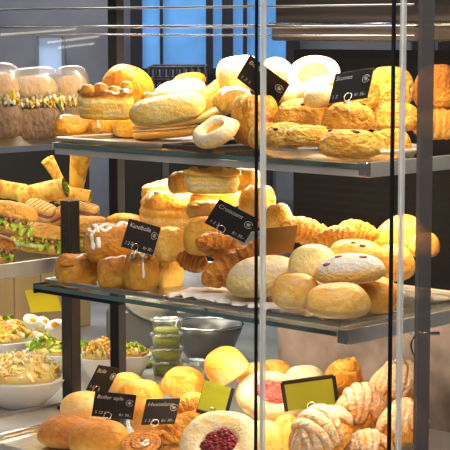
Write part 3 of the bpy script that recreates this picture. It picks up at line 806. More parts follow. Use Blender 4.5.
W, Fc = casebox(AS + .62, AS + .635, -.2, .9, ZB + .305, 1.30); o = mkobj('salad_case_back', W, Fc, 'base_panel', None, smooth=False); tag(o, 'dark back panel behind the wraps', 'panel')

# ------------------------------------------------------------------ price cards
def text_mesh(body, size, mat, parent, x, z, y, align='LEFT', shear=.15, name='lettering'):
    cu = bpy.data.curves.new('text', 'FONT'); cu.body = body; cu.size = size; cu.align_x = align; cu.align_y = 'CENTER'; cu.shear = shear; cu.resolution_u = 3
    o = bpy.data.objects.new('text_tmp', cu); COL.objects.link(o)
    dg = bpy.context.evaluated_depsgraph_get(); me = bpy.data.meshes.new_from_object(o.evaluated_get(dg))
    bpy.data.objects.remove(o); bpy.data.curves.remove(cu)
    me.transform(Matrix.Translation((x, y, z)) @ Matrix.Rotation(PI / 2, 4, 'X'))
    me.materials.clear(); me.materials.append(MATS[mat])
    t = bpy.data.objects.new(name, me); COL.objects.link(t); t.parent = parent
    return t
def card(tl, tr, bl, Y, label, title=None, price=None, nums=None, mat='card_black', ink='chalk', frame=None, ring=True, emblem=True, aspect=.72, sgn=1, ringx=.38, name='price_card', faint=False):
    p = np.array(tr, float) - tl; q = np.array(bl, float) - tl
    p = np.array([p[0], -p[1]]); q = np.array([q[0], -q[1]])      # x right, z up, pixels
    # depth parts so that the board is a true rectangle
    dot = p @ q; best = None
    for k in np.linspace(0.01, 60, 3000):
        qz = -dot / k
        e = abs((q @ q + qz * qz) - aspect ** 2 * (p @ p + k * k))
        if best is None or e < best[0]: best = (e, k, qz)
    pz, qz = best[1] * sgn, best[2] * sgn
    s = Y / FPX / math.cos(TH) * 1.0
    ex = np.array([p[0], pz, p[1]]); ez = -np.array([q[0], qz, q[1]])
    w, h = np.linalg.norm(ex) * s, np.linalg.norm(ez) * s
    ex /= np.linalg.norm(ex); ez = ez - ex * (ez @ ex); ez /= np.linalg.norm(ez); ey = np.cross(ez, ex)
    ctr = np.array([(tl[0] + (np.array(tr) - tl)[0] / 2 + (np.array(bl) - tl)[0] / 2), (tl[1] + (np.array(tr) - tl)[1] / 2 + (np.array(bl) - tl)[1] / 2)])
    r = empty(name, atY(*ctr, Y))
    r.rotation_euler = Matrix(((ex[0], ey[0], ez[0]), (ex[1], ey[1], ez[1]), (ex[2], ey[2], ez[2]))).to_euler()
    g = Geo(); g.add(*box(-w / 2, w / 2, -.0008, .0008, -h / 2, h / 2, .0005, 1)); g.obj('board', mat, r, smooth=False)
    yy = -.0013
    if frame:
        f = Geo(); d = .0035
        for bx in frame: f.add(*box(bx[0] * w / 2 - (d if bx[0] == bx[1] else 0), bx[1] * w / 2 + (d if bx[0] == bx[1] else 0), -.0014, .002, bx[2] * h / 2 - (d if bx[2] == bx[3] else 0), bx[3] * h / 2 + (d if bx[2] == bx[3] else 0)))
        f.obj('frame', 'card_black', r, smooth=False)
    if title: text_mesh(title, h * .215, ink, r, -w * .44, h * .30, yy)
    if price: text_mesh(price, h * .15, ink, r, w * .44, -h * .34, yy, 'RIGHT')
    if nums: text_mesh(nums, h * .16, ink, r, -w * .44, -h * .32, yy)
    if emblem and ink == 'chalk':
        e = Geo(); c = np.array([w * .36, yy, h * .16]); R = h * .125
        e.add(*tube([c + R * np.array([math.cos(t), 0, math.sin(t)]) for t in np.linspace(.3, 2 * PI - .3, 22)], h * .008, 5))
        for k in range(7):
            t = k * 2 * PI / 7; e.add(*tube([c, c + R * .6 * np.array([math.cos(t), 0, math.sin(t)])], h * .010, 5))
        e.obj('emblem', 'chalk', r)
    if ring:
        e = Geo(); R = h * .13; c = np.array([-w * .5 + w * ringx, yy - .001, -h * .40])
        e.add(*tube([c + R * np.array([math.cos(t), 0, math.sin(t)]) for t in np.linspace(0, 2 * PI, 25)], h * .016, 6, False)); cr = e.obj('clip_ring', 'chrome', r)
        st = Geo(); st.add(*tube([c + np.array([0, .004, -R]), c + np.array([0, .006, -R - h * .35])], h * .018, 6)); st.obj('pin', 'chrome', cr)
    tag(r, label, 'price card', 'price cards'); PLACED.append(r)
    return r

# ------------------------------------------------------------------ foods with mixed pieces
def bits_geo(g, spots, rnd, palette, size):
    """spots: list of (point, normal); palette: list of (shape, colour, weight)"""
    tot = sum(p[2] for p in palette)
    for pnt, nr in spots:
        k = rnd.uniform(0, tot)
        for sh, col, w in palette:
            k -= w
            if k <= 0: break
        col = np.array(col) ** 1.25 * rnd.uniform(.7, 1.05); R = rotm(rnd.uniform(0, 360), rnd.uniform(0, 360), rnd.uniform(0, 360)); s = size * rnd.uniform(.7, 1.3)
        if sh == 'cube': V, Fc = box(-.5, .5, -.5, .5, -.4, .4, .15, 1)
        elif sh == 'shred': V, Fc = tube([(-1.6, 0, 0), (-.6, .25, .2), (.5, 0, .35), (1.5, -.3, 0)], .13, 5)
        elif sh == 'curl': V, Fc = tube([(math.cos(t) * .6, math.sin(t) * .6, t * .12) for t in np.linspace(0, 4.6, 9)], .26, 7)
        elif sh == 'strip': V, Fc = box(-1.3, 1.3, -.35, .35, -.1, .1, .05, 1)
        elif sh == 'leaf':
            n = 6; V = [((i / 5 - .5) * 3, (j / 3 - .5) * 1.6 * math.sin(PI * (.1 + .8 * i / 5)), .35 * math.sin(i * 1.9 + j * 1.3)) for i in range(6) for j in range(4)]; V = np.array(V); Fc = gridF(6, 4)
        else: V, Fc = sphere((0, 0, 0), .5, 8, 6)
        g.add(np.array(V) * s @ R.T + pnt + nr * s * .25, Fc, col=col)
def mound_spots(rnd, n, h, r=.46, depth=1.):
    out = []
    for _ in range(n):
        a = rnd.uniform(0, 2 * PI); q = math.sqrt(rnd.random()) * r; z = h * (1 - (q / .5) ** 2) 
        nr = np.array([q * math.cos(a) * 1.5, q * math.sin(a) * 1.5, 1]); nr /= np.linalg.norm(nr)
        out.append((np.array([q * math.cos(a), q * math.sin(a) * depth, z]), nr))
    return out
PAL_PASTA = [('curl', (.88, .60, .12), 5), ('cube', (.85, .72, .50), 2), ('leaf', (.32, .48, .06), 1), ('cube', (.80, .38, .28), 1)]
PAL_SHRED = [('shred', (.80, .72, .40), 6), ('strip', (.85, .66, .42), 3), ('curl', (.85, .62, .15), 2), ('cube', (.85, .75, .62), 1)]
PAL_GREEN = [('leaf', (.36, .55, .06), 4), ('curl', (.86, .62, .14), 4), ('strip', (.62, .72, .22), 2), ('cube', (.8, .35, .25), 1)]
PAL_HAM = [('strip', (.80, .55, .45), 3), ('cube', (.55, .22, .22), 2), ('shred', (.82, .70, .36), 3), ('leaf', (.4, .5, .1), 1)]
def mk_salad(seed, pal, n=260, h=.2, size=.045):
    rnd = random.Random(seed); g = Geo(); V, Fc = lathe([(0, -.02), (.30, -.02), (.47, 0), (.42, h * .35), (.3, h * .68), (.15, h * .92), (0, h)], 28); V *= (1 + .05 * nz(V, 5, seed))[:, None]
    g.add(V, Fc, col=(.62, .46, .16)); bits_geo(g, mound_spots(rnd, n, h), rnd, pal, size)
    o = g.obj('mixed_salad', 'food', None, food=True); o['kind'] = 'stuff'; return o
def mk_bowl(h=.36):
    g = Geo(); V, Fc = lathe([(0, 0), (.20, 0), (.22, .015), (.33, h * .35), (.43, h * .68), (.495, h * .97), (.50, h), (.49, h), (.475, h * .95), (.41, h * .66), (.3, h * .35), (.19, .05), (0, .05)], 56)
    g.add(V, Fc); return g.obj('salad_bowl', 'ceramic', None)
def bowl_and_salad(bx, Y, seed, pal, lab_b, lab_s, mound=14, hb=.36, n=260, size=.045, plane=ZB):
    b = mk_bowl(hb); fit(b, bx, Y=None if plane is not None else Y, plane=plane, kd=1, mode='xz'); b.scale[1] = b.scale[0]
    tag(b, lab_b, 'bowl', 'white salad bowls')
    s = mk_salad(seed, pal, n=n, size=size); s.location = b.location + Vector((0, 0, b.scale[2] * hb * .94)); k = b.scale[0] * .89
    s.scale = (k, k, k * mound / 14); s.location.z += .003; tag(s, lab_s, 'salad', None, 'stuff')
    return b, s
def mk_egg():
    r = root_of('egg_half'); g = Geo(); V, Fc = lathe([(0, 0), (.25, .03), (.44, .16), (.5, .3), (.48, .34), (0, .345)], 28); V[:, 0] *= 1.3; g.add(V, Fc); g.obj('egg_white', 'egg_white', r)
    q = Geo(); q.add(*sphere((.04, 0, .31), .26, 14, 10, (1.1, 1, .4))); q.obj('yolk', 'yolk', r); return r
def ruffle(g, length, width, seed, cols, z=0, amp=.06, nu=46, nv=8, edge=.0):
    V = []; C = []
    for i in range(nu):
        s = i / (nu - 1)
        for j in range(nv):
            t = j / (nv - 1)
            a = amp * (t ** 1.3)
            x = (s - .5) * length; y = -t * width
            V.append((x + .3 * a * math.cos(s * 31 + seed), y + .04 * math.sin(s * 17 + seed), z - .10 * t * t + a * math.sin(s * 38 + seed * 2 + t * 1.5) + .03 * noise.noise(Vector((s * 7, t * 3, seed)))))
            c = np.array(cols[0]) * (1 - t) + np.array(cols[1]) * t; C.append(c * (.85 + .3 * (noise.noise(Vector((s * 12, t * 5, seed))) + .5)))
    g.add(np.array(V), gridF(nu, nv), col=np.clip(np.array(C), 0, 1))
def mk_filled(seed, name='filled_ciabatta', lettuce=True, seeds=True, tone=(.2, .28, .38), fill=PAL_HAM, cuc=False):
    r = root_of(name)
    g = Geo(); bun_geo(g, seed, h=.20, depth=.6, flat=.6, pw=.4, sq=2.6, tone=(.3, .25, .1)); g.obj('bottom_bread', 'crust_matte', r, crusty=True)
    if lettuce:
        q = Geo(); ruffle(q, 1.02, .30, seed, ((.55, .62, .15), (.26, .46, .03)), z=.24, amp=.07); V = q.verts(); q.V[0] = V + np.array([0, -.06, 0]); q.obj('lettuce', 'leaf', r, food=True)
    rnd = random.Random(seed); q = Geo()
    sp = [(np.array([rnd.uniform(-.44, .44), rnd.uniform(-.30, .1), .24 + rnd.uniform(0, .05)]), np.array([0, -.3, 1])) for _ in range(60)]
    bits_geo(q, sp, rnd, fill, .05); q.obj('filling', 'food', r, food=True)
    g = Geo(); bun_geo(g, seed + 3, h=.30, depth=.6, flat=.3, pw=.5, sq=2.5, tone=tone, dust=.25, rough=.02, c=(0, .02, .28)); g.obj('top_bread', 'crust_matte', r, crusty=True)
    if cuc:
        q = Geo(); V, Fc = box(-.45, .1, -.34, -.30, .12, .2, .02, 1); q.add(V, Fc, col=(.75, .78, .40)); q.obj('cucumber_slice', 'food', r, food=True)
    return r
def mk_panini(seed):
    r = root_of('grilled_panini'); g = Geo(); bun_geo(g, seed, h=.16, depth=.8, flat=.6, pw=.3, sq=4, tone=(.3, .25, .1)); g.obj('bottom_bread', 'crust_matte', r, crusty=True)
    q = Geo(); bun_geo(q, seed + 2, h=.09, depth=.82, flat=.5, pw=.3, sq=4, c=(0, 0, .14)); q.obj('onion_filling', 'onion', r)
    g = Geo(); bun_geo(g, seed + 3, h=.2, depth=.8, flat=.4, pw=.35, sq=4, tone=(.1, .2, .22), c=(0, 0, .21)); t = g.obj('top_bread', 'crust_matte', r, crusty=True)
    bv = g.bvh()
    for k in range(6):
        x = -.34 + k * .13; q = Geo(); q.add(*tube(drape(bv, [(x - .08, -.33), (x + .05, .33)], -.004, 14), .018, 6)); q.obj('grill_mark', 'raisin_floury', t)
    return r
def mk_wrap(seed, flare=0):
    r = root_of('tortilla_wrap'); rnd = random.Random(seed); n_ = 40; nv = 28
    g = Geo(); pts = [(-.5 + i / (n_ - 1), 0, .20) for i in range(n_)]; V, Fc = tube(pts, [.11 + .09 * (i / n_) ** 1.3 * flare + .05 * (1 - flare) for i in range(n_)], nv, False)
    V += (nz(V * np.array([1, 2, 2]), 4, seed) * .012)[:, None] * np.array([.3, 1, 1])
    g.add(V, Fc, .24 + .25 * (nz(V, 7, seed) > .15), .08); V = g.V[0]; V[:, 2] = np.maximum(V[:, 2], 0)
    g.obj('tortilla', 'crust_yellow', r, crusty=True)
    q = Geo()
    for e in (-.5, .48):
        sp = [(np.array([e + rnd.uniform(-.02, .03), rnd.uniform(-.1, .1), .17 + rnd.uniform(-.1, .1)]), np.array([np.sign(e), 0, 0])) for _ in range(24)]
        bits_geo(q, sp, rnd, PAL_GREEN, .04)
    q.obj('filling', 'food', r, food=True); return r
def mk_filmed(seed):
    r = root_of('wrapped_sandwich'); rnd = random.Random(seed)
    g = Geo(); bun_geo(g, seed, h=.42, depth=.7, flat=.6, pw=.32, sq=3.5, tone=(.5, .45, .4)); g.obj('bottom_bread', 'bread_brown', r)
    q = Geo(); sp = [(np.array([rnd.uniform(-.46, .46), rnd.uniform(-.36, .0), .42 + rnd.uniform(0, .10)]), np.array([0, -.3, 1.])) for _ in range(170)]
    bits_geo(q, sp, rnd, [('curl', (.95, .70, .08), 3), ('cube', (.93, .90, .80), 3), ('shred', (.62, .66, .12), 2), ('strip', (.9, .8, .4), 1)], .05); q.obj('egg_filling', 'food', r, food=True)
    g = Geo(); bun_geo(g, seed + 1, h=.30, depth=.66, flat=.3, pw=.5, sq=2.4, w=.94, tone=(.1, .16, .24), dust=.4, c=(0, .03, .52)); g.obj('top_bread', 'crust_matte', r, crusty=True)
    f = Geo(); bun_geo(f, seed + 2, h=.42, depth=.80, flat=.45, pw=.45, sq=2.6, w=1.06, lump=.05, rough=.02, c=(0, .02, .47)); f.obj('cling_film', 'cling_film', r)
    return r
def mk_cup(fill=.6, h=.55):
    r = root_of('dressing_cup'); g = Geo(); V, Fc = lathe([(0, .0), (.38, .0), (.40, .02), (.46, h * .9), (.50, h * .93), (.5, h), (.47, h)], 36); g.add(V, Fc); g.obj('cup', 'clear_plastic', r)
    q = Geo(); q.add(*lathe([(0, .03), (.365, .03), (.37 + .06 * fill, h * fill), (0, h * fill)], 30)); q.obj('green_dressing', 'dressing', r)
    l = Geo(); l.add(*lathe([(.50, h * .97), (.515, h), (.515, h + .05), (.45, h + .06), (.43, h + .03), (0, h + .03)], 36)); l.obj('lid', 'clear_plastic', r)
    return r

# ------------------------------------------------------------------ upper shelf
def put(o, bx, label, cat, group, Y=None, row=None, base=None, **kw):
    if row is not None: Y = dF((bx[0] + bx[2]) / 2) + row
    fit(o, bx, Y=Y, plane=base, **kw); tag(o, label, cat, group); return o
TTOP = ZT + .004; TMID = ZM + .0045; TBOT = ZB + .0045
G_ICED = 'iced puff pastries and brioche buns'; G_POW = 'powdered buns'; G_SC = 'raisin scones'; G_ROLL = 'floury rolls'; G_CR = 'croissants'; G_GOLD = 'smooth golden rolls'; G_TW = 'twisted floury buns'
zig = lambda x0, x1, y, n, a: [(x0 + (x1 - x0) * k / n, y + a * (1 if k % 2 else -1)) for k in range(n + 1)]
front = lambda x: [(x, .1), (x + .02, -.2), (x - .02, -.40), (x, -.47)]

put(mk_brioche(11, name='iced_bun', zigs=[zig(-.42, -.1, -.15, 4, .1)], folds=2, h=.62), (53, 114, 96, 137), 'brown folded bun, lower left end of the upper shelf', 'bun', G_ICED, base=TTOP, rot=(0, 0, 20))
put(mk_brioche(12, name='iced_bun', drips=[-.25], zigs=[zig(-.3,.3,-.2,3,.08)], h=.62, irad=.05), (86, 112, 126, 137.5), 'brown iced bun directly under the knobbly puff pastry', 'bun', G_ICED, base=TTOP, rot=(0, 0, 10))
put(mk_brioche(13, name='plain_bun', h=.6, tone=(.3,.36,.5)), (112, 114, 146, 138), 'small brown bun under the right edge of the knobbly puff pastry', 'bun', G_ICED, base=TTOP, rot=(0, 0, 0))
put(mk_puff(14, icing=[zig(-.05, .42, -.25, 5, .08), [(.28, -.1), (.34, -.3), (.33, -.46)], [(.0, -.3), (.1, -.42), (.2, -.3)], zig(-.42, -.2, -.1, 3, .06)], knobs=4, h=.62, tone_side=.14, tone_top=.74, irad=.05, layers=3, lumps=.1), (77, 81, 134, 120), 'knobbly iced puff pastry stacked on brown buns', 'puff pastry', G_ICED, row=.075, rot=(4, 2, 12))
put(mk_bun(15, 'crust_orange', name='bread_bun', h=.7, tone=(.15, .38, .48), flat=.3, lump=.05, pw=.6), (102, 64, 154, 108), 'orange crusted bread bun leaning behind the knobbly puff pastry', 'bun', None, row=.18, rot=(15, 28, 10))
put(mk_brioche(16, name='iced_bun', zigs=[zig(-.3, .3, -.2, 3, .1)], irad=.06), (140, 92, 160, 112), 'small iced bun wedged beside the orange bread bun', 'bun', G_ICED, row=.16)
put(mk_sandwich_bun(17, dust=.25, tone=(.12, .22, .30), depth=.7), (132, 112, 203, 140), 'lower split cream bun of the stacked pair on dark tray', 'cream bun', G_POW, base=TTOP, rot=(0, -5, -8))
put(mk_bun(18, 'crust_yellow', name='cream_bun', h=.5, tone=(.10, .20, .24), dust=.45, flat=.5, pw=.45, sq=2.6, depth=.6), (129, 92, 206, 127), 'upper cream bun of the stacked pair, powdered on top', 'cream bun', G_POW, row=.12, rot=(0, -9, -8))
put(mk_bun(19, 'crust_yellow', name='powdered_bun', h=.5, tone=(.08, .12, .12), dust=.95, flat=.3), (153, 78, 208, 104), 'white sugared bun on top of the stacked cream buns', 'powdered bun', G_POW, row=.19, rot=(0, -8, 0))
put(mk_bun(20, 'crust_yellow', name='bread_finger', h=.5, tone=(.12, .30, .36), dust=.1, depth=.7, flat=.45), (198, 74, 236, 118), 'upright golden bun leaning left of the big powdered bun', 'bun', None, row=.20, rot=(10, -42, 10), mode='uni')
put(mk_bun(201, 'crust_orange', name='bread_finger', h=.45, tone=(.3, .4, .45), depth=.7, flat=.45), (172, 72, 206, 90), 'orange brown bun peeping behind the white sugared bun', 'bun', None, row=.27, rot=(0, -10, 10))
put(mk_bun(202, 'crust_yellow', name='bread_finger', h=.5, tone=(.1, .2, .3), dust=.4, depth=.7, flat=.45), (196, 104, 236, 124), 'narrow pale bun under the glazed roll', 'bun', None, row=.15, rot=(0, -22, 10))
put(mk_ring(21, name='powdered_bun', inner=.2, dust=.55, lump=.22, tone=(.1, .2, .3)), (194, 114, 238, 150), 'powdered bun with custard middle at the tray front', 'powdered bun', G_POW, row=.065, rot=(30, -28, 0), mode='uni')
put(mk_iced_roll(22), (212, 86, 256, 114), 'white glazed curled roll beside the dark brown loaf', 'glazed roll', None, row=.12, rot=(10, 6, 15))
put(mk_bun(23, 'crust_yellow', name='powdered_bun', h=.62, tone=(.12, .25, .18), dust=.75, flat=.5, pw=.5, sq=2.4), (216, 55, 262, 93), 'big white powdered bun behind the slanted black card', 'powdered bun', G_POW, row=.22, rot=(0, -8, 10))
put(mk_bun(24, 'crust_yellow', name='powdered_bun', h=.55, tone=(.1, .3, .2), dust=.65, flat=.4), (258, 57, 294, 92), 'powdered bun right of the door seam at the back', 'powdered bun', G_POW, row=.26, rot=(0, 25, 0))
put(mk_loaf(25, name='crusty_loaf', tone=(.52, .5, .45), h=.75, depth=1.2), (231, 94, 279, 146), 'dark brown crusty loaf at the door seam', 'loaf', None, row=.07, rot=(0, 0, 40))
put(mk_ring(26), (287, 58, 340, 90), 'white ring bun with yellow custard hollow, right of the seam', 'custard bun', None, row=.25, rot=(64, -14, 0))
put(mk_bun(27, 'crust_yellow', name='powdered_bun', h=.6, tone=(.06, .12, .10), dust=.8, flat=.4, sq=2.4), (298, 75, 348, 103), 'white powdered bun left of the scones card', 'powdered bun', G_POW, row=.20, rot=(0, -12, 0))
put(mk_bun(28, 'crust_yellow', name='powdered_bun', h=.6, tone=(.04, .10, .10), dust=.5, flat=.4), (303, 86, 342, 108), 'pale bun beneath the white bun left of the scones card', 'powdered bun', G_POW, row=.14, rot=(0, -8, 0))
put(mk_bun(281, 'crust_yellow', name='powdered_bun', h=.6, tone=(.04, .10, .10), dust=.6, flat=.4), (278, 84, 302, 106), 'small pale bun right of the slanted black card', 'powdered bun', G_POW, row=.17, rot=(0, -8, 0))
put(mk_loaf(29, name='crusty_loaf', tone=(.3, .42, .5), h=.8), (327, 73, 380, 113), 'golden loaf standing behind the scones card', 'loaf', None, row=.17, rot=(0, -6, 30))
put(mk_scone(30, 0, loaf=1, tone=(.2, .28, .34), h=.95, dust=.1, pw=.5), (368, 66, 414, 108), 'tall crumbly golden scone right of the scones card', 'scone', G_SC, row=.20)
S = [((265, 122, 306, 149), 31, 1, .10, 'flat scone at the far left of the front scone row'), ((282, 124, 334, 146), 32, 2, .075, 'front scone left of the raisin scone on the platter edge'), ((319, 129, 381, 159.5), 33, 3, None, 'front scone with dark raisins on the silver platter edge'), ((366, 128, 412, 158), 34, 1, .10, 'front scone touching the dark right gasket'),
     ((274, 97, 331, 129), 35, 1, .14, 'broad scone in the second row below the ring bun'), ((321, 102, 375, 133), 36, 2, .135, 'scone directly below the scones card'), ((368, 101, 420, 132), 37, 1, .15, 'scone in the second row by the right gasket'),
     ((248, 122, 284, 150), 38, 0, .085, 'scone half hidden behind the door seam')]
for bx, sd, nr, row, lab in S:
    if row is None: put(mk_scone(sd, nr), bx, lab, 'scone', G_SC, base=ZT + .006, rot=(0, 0, sd * 31 % 50 - 25))
    else: put(mk_scone(sd, nr), bx, lab, 'scone', G_SC, row=row, rot=(0, 0, sd * 31 % 50 - 25))
put(mk_bun(39, 'crust_matte', name='bread_roll', tone=(.35, .5, .6), h=.7), (413, 64, 462, 112), 'brown roll seen through the side glass, upper shelf', 'bread roll', None, row=.16)  # solid roll takes the place of a mirrored pastry
put(mk_croissant(40, tone=(.2, .5)), (410, 108, 470, 140), 'orange croissant seen through the side glass, upper shelf', 'croissant', G_CR, row=.13)  # built where orange pastry is only mirrored in the side glass
card((337, 74.7), (373, 68), (329.6, 103.7), dF(350) + .10, 'black scones price card with white ring', 'Scones', 'Kr 36,-', '1 2', sgn=-1, ringx=.5)
card((250, 55), (289, 84), (237, 78.4), dF(262) + .13, 'slanted black card behind the door seam, upper shelf', 'Bolle', 'Kr 30,-', '1 2 3', ring=False, sgn=-1)

# ------------------------------------------------------------------ lower shelf
put(mk_brioche(51, folds=2, zigs=[zig(-.1,.3,-.2,2,.1)], h=.7), (55, 253, 99, 288), 'plain brown brioche at the left corner of the lower shelf', 'brioche', G_ICED, base=TMID, rot=(0, 0, 25))
put(mk_brioche(52, zigs=[zig(-.3, .35, -.15, 4, .08)], h=.8), (97, 255, 133, 291), 'brioche left of centre in the front row, under the iced one', 'brioche', G_ICED, base=TMID, rot=(0, 0, 10))
put(mk_brioche(53, drips=[-.1], zigs=[zig(-.35,.35,-.2,5,.1)], folds=2, h=.72), (123, 251, 160, 292), 'front brioche with two icing drips under the black card', 'brioche', G_ICED, base=TMID, rot=(0, 0, 25))
put(mk_brioche(54, zigs=[zig(-.3, .3, -.1, 4, .08)], folds=3, h=.8, tone=(.2,.26,.42), mat='crust_yellow'), (152, 250, 184, 290), 'yellow brioche at the front, left of the croissants', 'brioche', G_ICED, base=TMID, rot=(0, 0, 30))
put(mk_brioche(55, drips=[-.28, -.38], zigs=[zig(-.2,.4,-.1,4,.15), zig(-.38,.0,-.3,3,.06)], folds=2, h=.74, irad=.04), (83, 221, 138, 263), 'brown brioche with vertical icing drips on top of the stack', 'brioche', G_ICED, row=.06, rot=(0, 0, 15))
put(mk_brioche(56, h=.6, tone=(.25,.35,.5)), (104, 213, 146, 236), 'brioche half hidden behind the left black card', 'brioche', G_ICED, row=.15)
put(mk_brioche(57, name='puff_pastry', folds=3, h=.85, tone=(.16,.24,.38), mat='crust_yellow', lump=.15), (150, 226, 186, 262), 'golden square puff pastry right of the left black card', 'puff pastry', G_ICED, row=.10, rot=(0, 0, 15))
put(mk_bun(571, 'crust_yellow', name='bread_roll', h=.8, tone=(.22, .34, .40), flat=.4, sq=2.6, pw=.5), (183, 216, 222, 256), 'golden roll behind the left corner of the croissant card', 'bread roll', None, row=.11)
put(mk_puff(58, icing=[zig(-.42, .0, -.2, 4, .07), zig(-.35, -.05, -.05, 3, .06)], h=.62, tone_side=.12, tone_top=.36, layers=3, topround=.42, irad=.05, lip=.02), (139, 190, 202, 232), 'round puff pastry with a white icing patch, middle of stack', 'puff pastry', G_ICED, row=.11, rot=(0, 3, 10))
put(mk_brioche(59, name='puff_pastry', folds=2, h=.6, tone=(.06,.14,.28), mat='crust_yellow', lump=.15), (141, 178, 188, 202), 'yellow puff pastry behind the one with icing patch', 'puff pastry', G_ICED, row=.18, rot=(0, -6, 0))
put(mk_brioche(60, name='iced_bun', zigs=[zig(-.3, .3, -.1, 3, .1)], h=.7, tone=(.25,.4,.55), irad=.06), (167, 171, 197, 194), 'brown iced bun behind the topmost puff pastry', 'bun', G_ICED, row=.2)
put(mk_puff(61, h=.62, tone_side=.12, tone_top=.42, layers=2, lumps=.12, lip=.05), (182, 166, 241, 194), 'topmost layered yellow puff pastry under the upper shelf', 'puff pastry', G_ICED, row=.13, rot=(3, 1, 8))
put(mk_brioche(62, name='puff_pastry', h=.7, tone=(.15,.25,.35), mat='crust_yellow'), (226, 168, 262, 192), 'puff pastry partly hidden right of the topmost one', 'puff pastry', G_ICED, row=.2)
put(mk_brioche(63, name='puff_pastry', zigs=[zig(-.4, .4, -.1, 6, .12)], folds=3, h=.55, tone=(.1,.2,.3), mat='crust_yellow', irad=.05), (190, 188, 244, 208), 'iced yellow puff pastry above the croissant card', 'puff pastry', G_ICED, row=.17)
put(mk_brioche(64, name='puff_pastry', folds=2, h=.6, tone=(.1,.2,.28), mat='crust_yellow'), (186, 200, 226, 222), 'yellow puff pastry left of the croissant card top', 'puff pastry', G_ICED, row=.15)
put(mk_brioche(65, zigs=[zig(-.4, .3, -.1, 5, .12)], h=.95, tone=(.25,.34,.5), irad=.045, folds=2), (238, 183, 276, 228), 'upright iced brioche behind the door seam', 'brioche', G_ICED, row=.16, rot=(0, 8, 0))
put(mk_brioche(66, name='iced_bun', zigs=[zig(-.42, .42, -.25, 3, .05), zig(.1, .44, .05, 3, .1)], drips=[.4], h=.7, tone=(.16,.28,.55), mat='crust_yellow', irad=.05), (262, 203, 294, 232), 'yellow bun edged with white icing above the brown card', 'bun', G_ICED, row=.17, rot=(0, -10, 0))
C = [((198, 230, 246, 264), 71, .13, (0, 20, 20), .2, 'fat croissant just below the croissant card'), ((176, 249, 208, 273), 72, .12, (0, 10, -30), .12, 'croissant end poking out left below the card'), ((198, 246, 268, 286), 73, .09, (0, -28, 10), .10, 'long croissant lying diagonally at the tray front'), ((244, 232, 282, 262), 74, .1, (0, -20, 0), .15, 'croissant behind the door seam'),
     ((283, 214, 334, 250), 75, .14, (15, 22, 15), .2, 'croissant right of the brown card'), ((312, 224, 356, 250), 76, .15, (10, -18, -10), .18, 'croissant lying low in the middle of the right group'), ((335, 219, 380, 243), 77, .2, (10, 12, 20), .2, 'croissant farthest right, at the dark back panel')]
for bx, sd, row, rot, bend, lab in C: put(mk_croissant(sd, bend=bend, thick=.24, tone=(.22, .55) if sd > 74 else (.33, .68)), bx, lab, 'croissant', G_CR, row=row, rot=rot, mode='uni' if abs(rot[1]) > 15 else 'xz')
Rl = [((226, 255, 303, 298), 81, 'crust_matte', None, dict(tone=(.03, .08, .14), dust=.55, flat=.4), 0, (0, -6, 0), 'pale floury roll behind the door seam at the tray front'), ((271, 273, 320, 309), 82, 'crust_soft', None, dict(tone=(.05, .2, .3), dust=.30, flat=.4), 0, (0, 0, 0), 'floury golden roll in the front row right of the seam'), ((305, 282, 371, 319), 83, 'crust_soft', None, dict(tone=(.04, .20, .34), dust=.34, flat=.36), 0, (0, 0, 0), 'large smooth roll at the front corner of the lower shelf'), ((350, 276, 399, 314), 84, 'crust_soft', .06, dict(tone=(.12, .38, .42), dust=.1), 2, (0, 4, 0), 'browner raisin roll at the right end of the front row'),
      ((288, 244, 338, 280), 85, 'crust_yellow', .10, dict(tone=(.02, .12, .14), dust=.3), 0, (0, -5, 0), 'yellow domed roll behind the front floury rolls'), ((314, 253, 386, 285), 86, 'crust_matte', .06, dict(tone=(.1, .22, .22), dust=.85, lump=.08), 3, (0, -4, 0), 'white floury raisin roll on top of the front rolls'), ((328, 239, 383, 266), 87, 'crust_soft', .14, dict(tone=(.1, .2, .30), dust=.12), 2, (0, 4, 0), 'yellow raisin roll behind the white floury one'), ((370, 244, 416, 282), 88, 'crust_soft', .10, dict(tone=(.15, .35, .42), dust=.25), 0, (0, -8, 0), 'tan roll beside the dark right gasket'), ((374, 214, 426, 258), 89, 'crust_soft', .17, dict(tone=(.12, .34, .44), dust=.15, depth=.7), 0, (0, -30, 0), 'tilted golden roll farthest right on the lower shelf'), ((408, 232, 440, 258), 90, 'crust_soft', .12, dict(tone=(.2, .4, .45)), 0, (0, 0, 0), 'small golden roll seen through the side glass')]
for bx, sd, mt, row, kw, nr, rot, lab in Rl:
    k = dict(h=.6); k.update(kw); o = mk_bun(sd, mt, nr, raisin_mat='raisin_floury', rs=.05, **k)
    if row is None: put(o, bx, lab, 'bread roll', G_ROLL, base=TMID + .022, rot=rot)
    else: put(o, bx, lab, 'bread roll', G_ROLL, row=row, rot=rot)
card((130, 217), (160.5, 229), (121.8, 245), dF(140) + .02, 'black card on the iced brioche buns', 'Kanelbolle', 'Kr 30,-', '1 2 7', sgn=1)
card((219.3, 198), (259, 218.8), (204.6, 223.4), dF(230) + .04, 'black croissant price card tilted over the croissants', 'Croissant', 'Kr 30,-', '1 2 3')
card((261, 226.7), (297.8, 225.6), (257, 255.6), dF(280) + .08, 'plain brown card right of the door seam among croissants', mat='card_brown', ring=False, emblem=False)

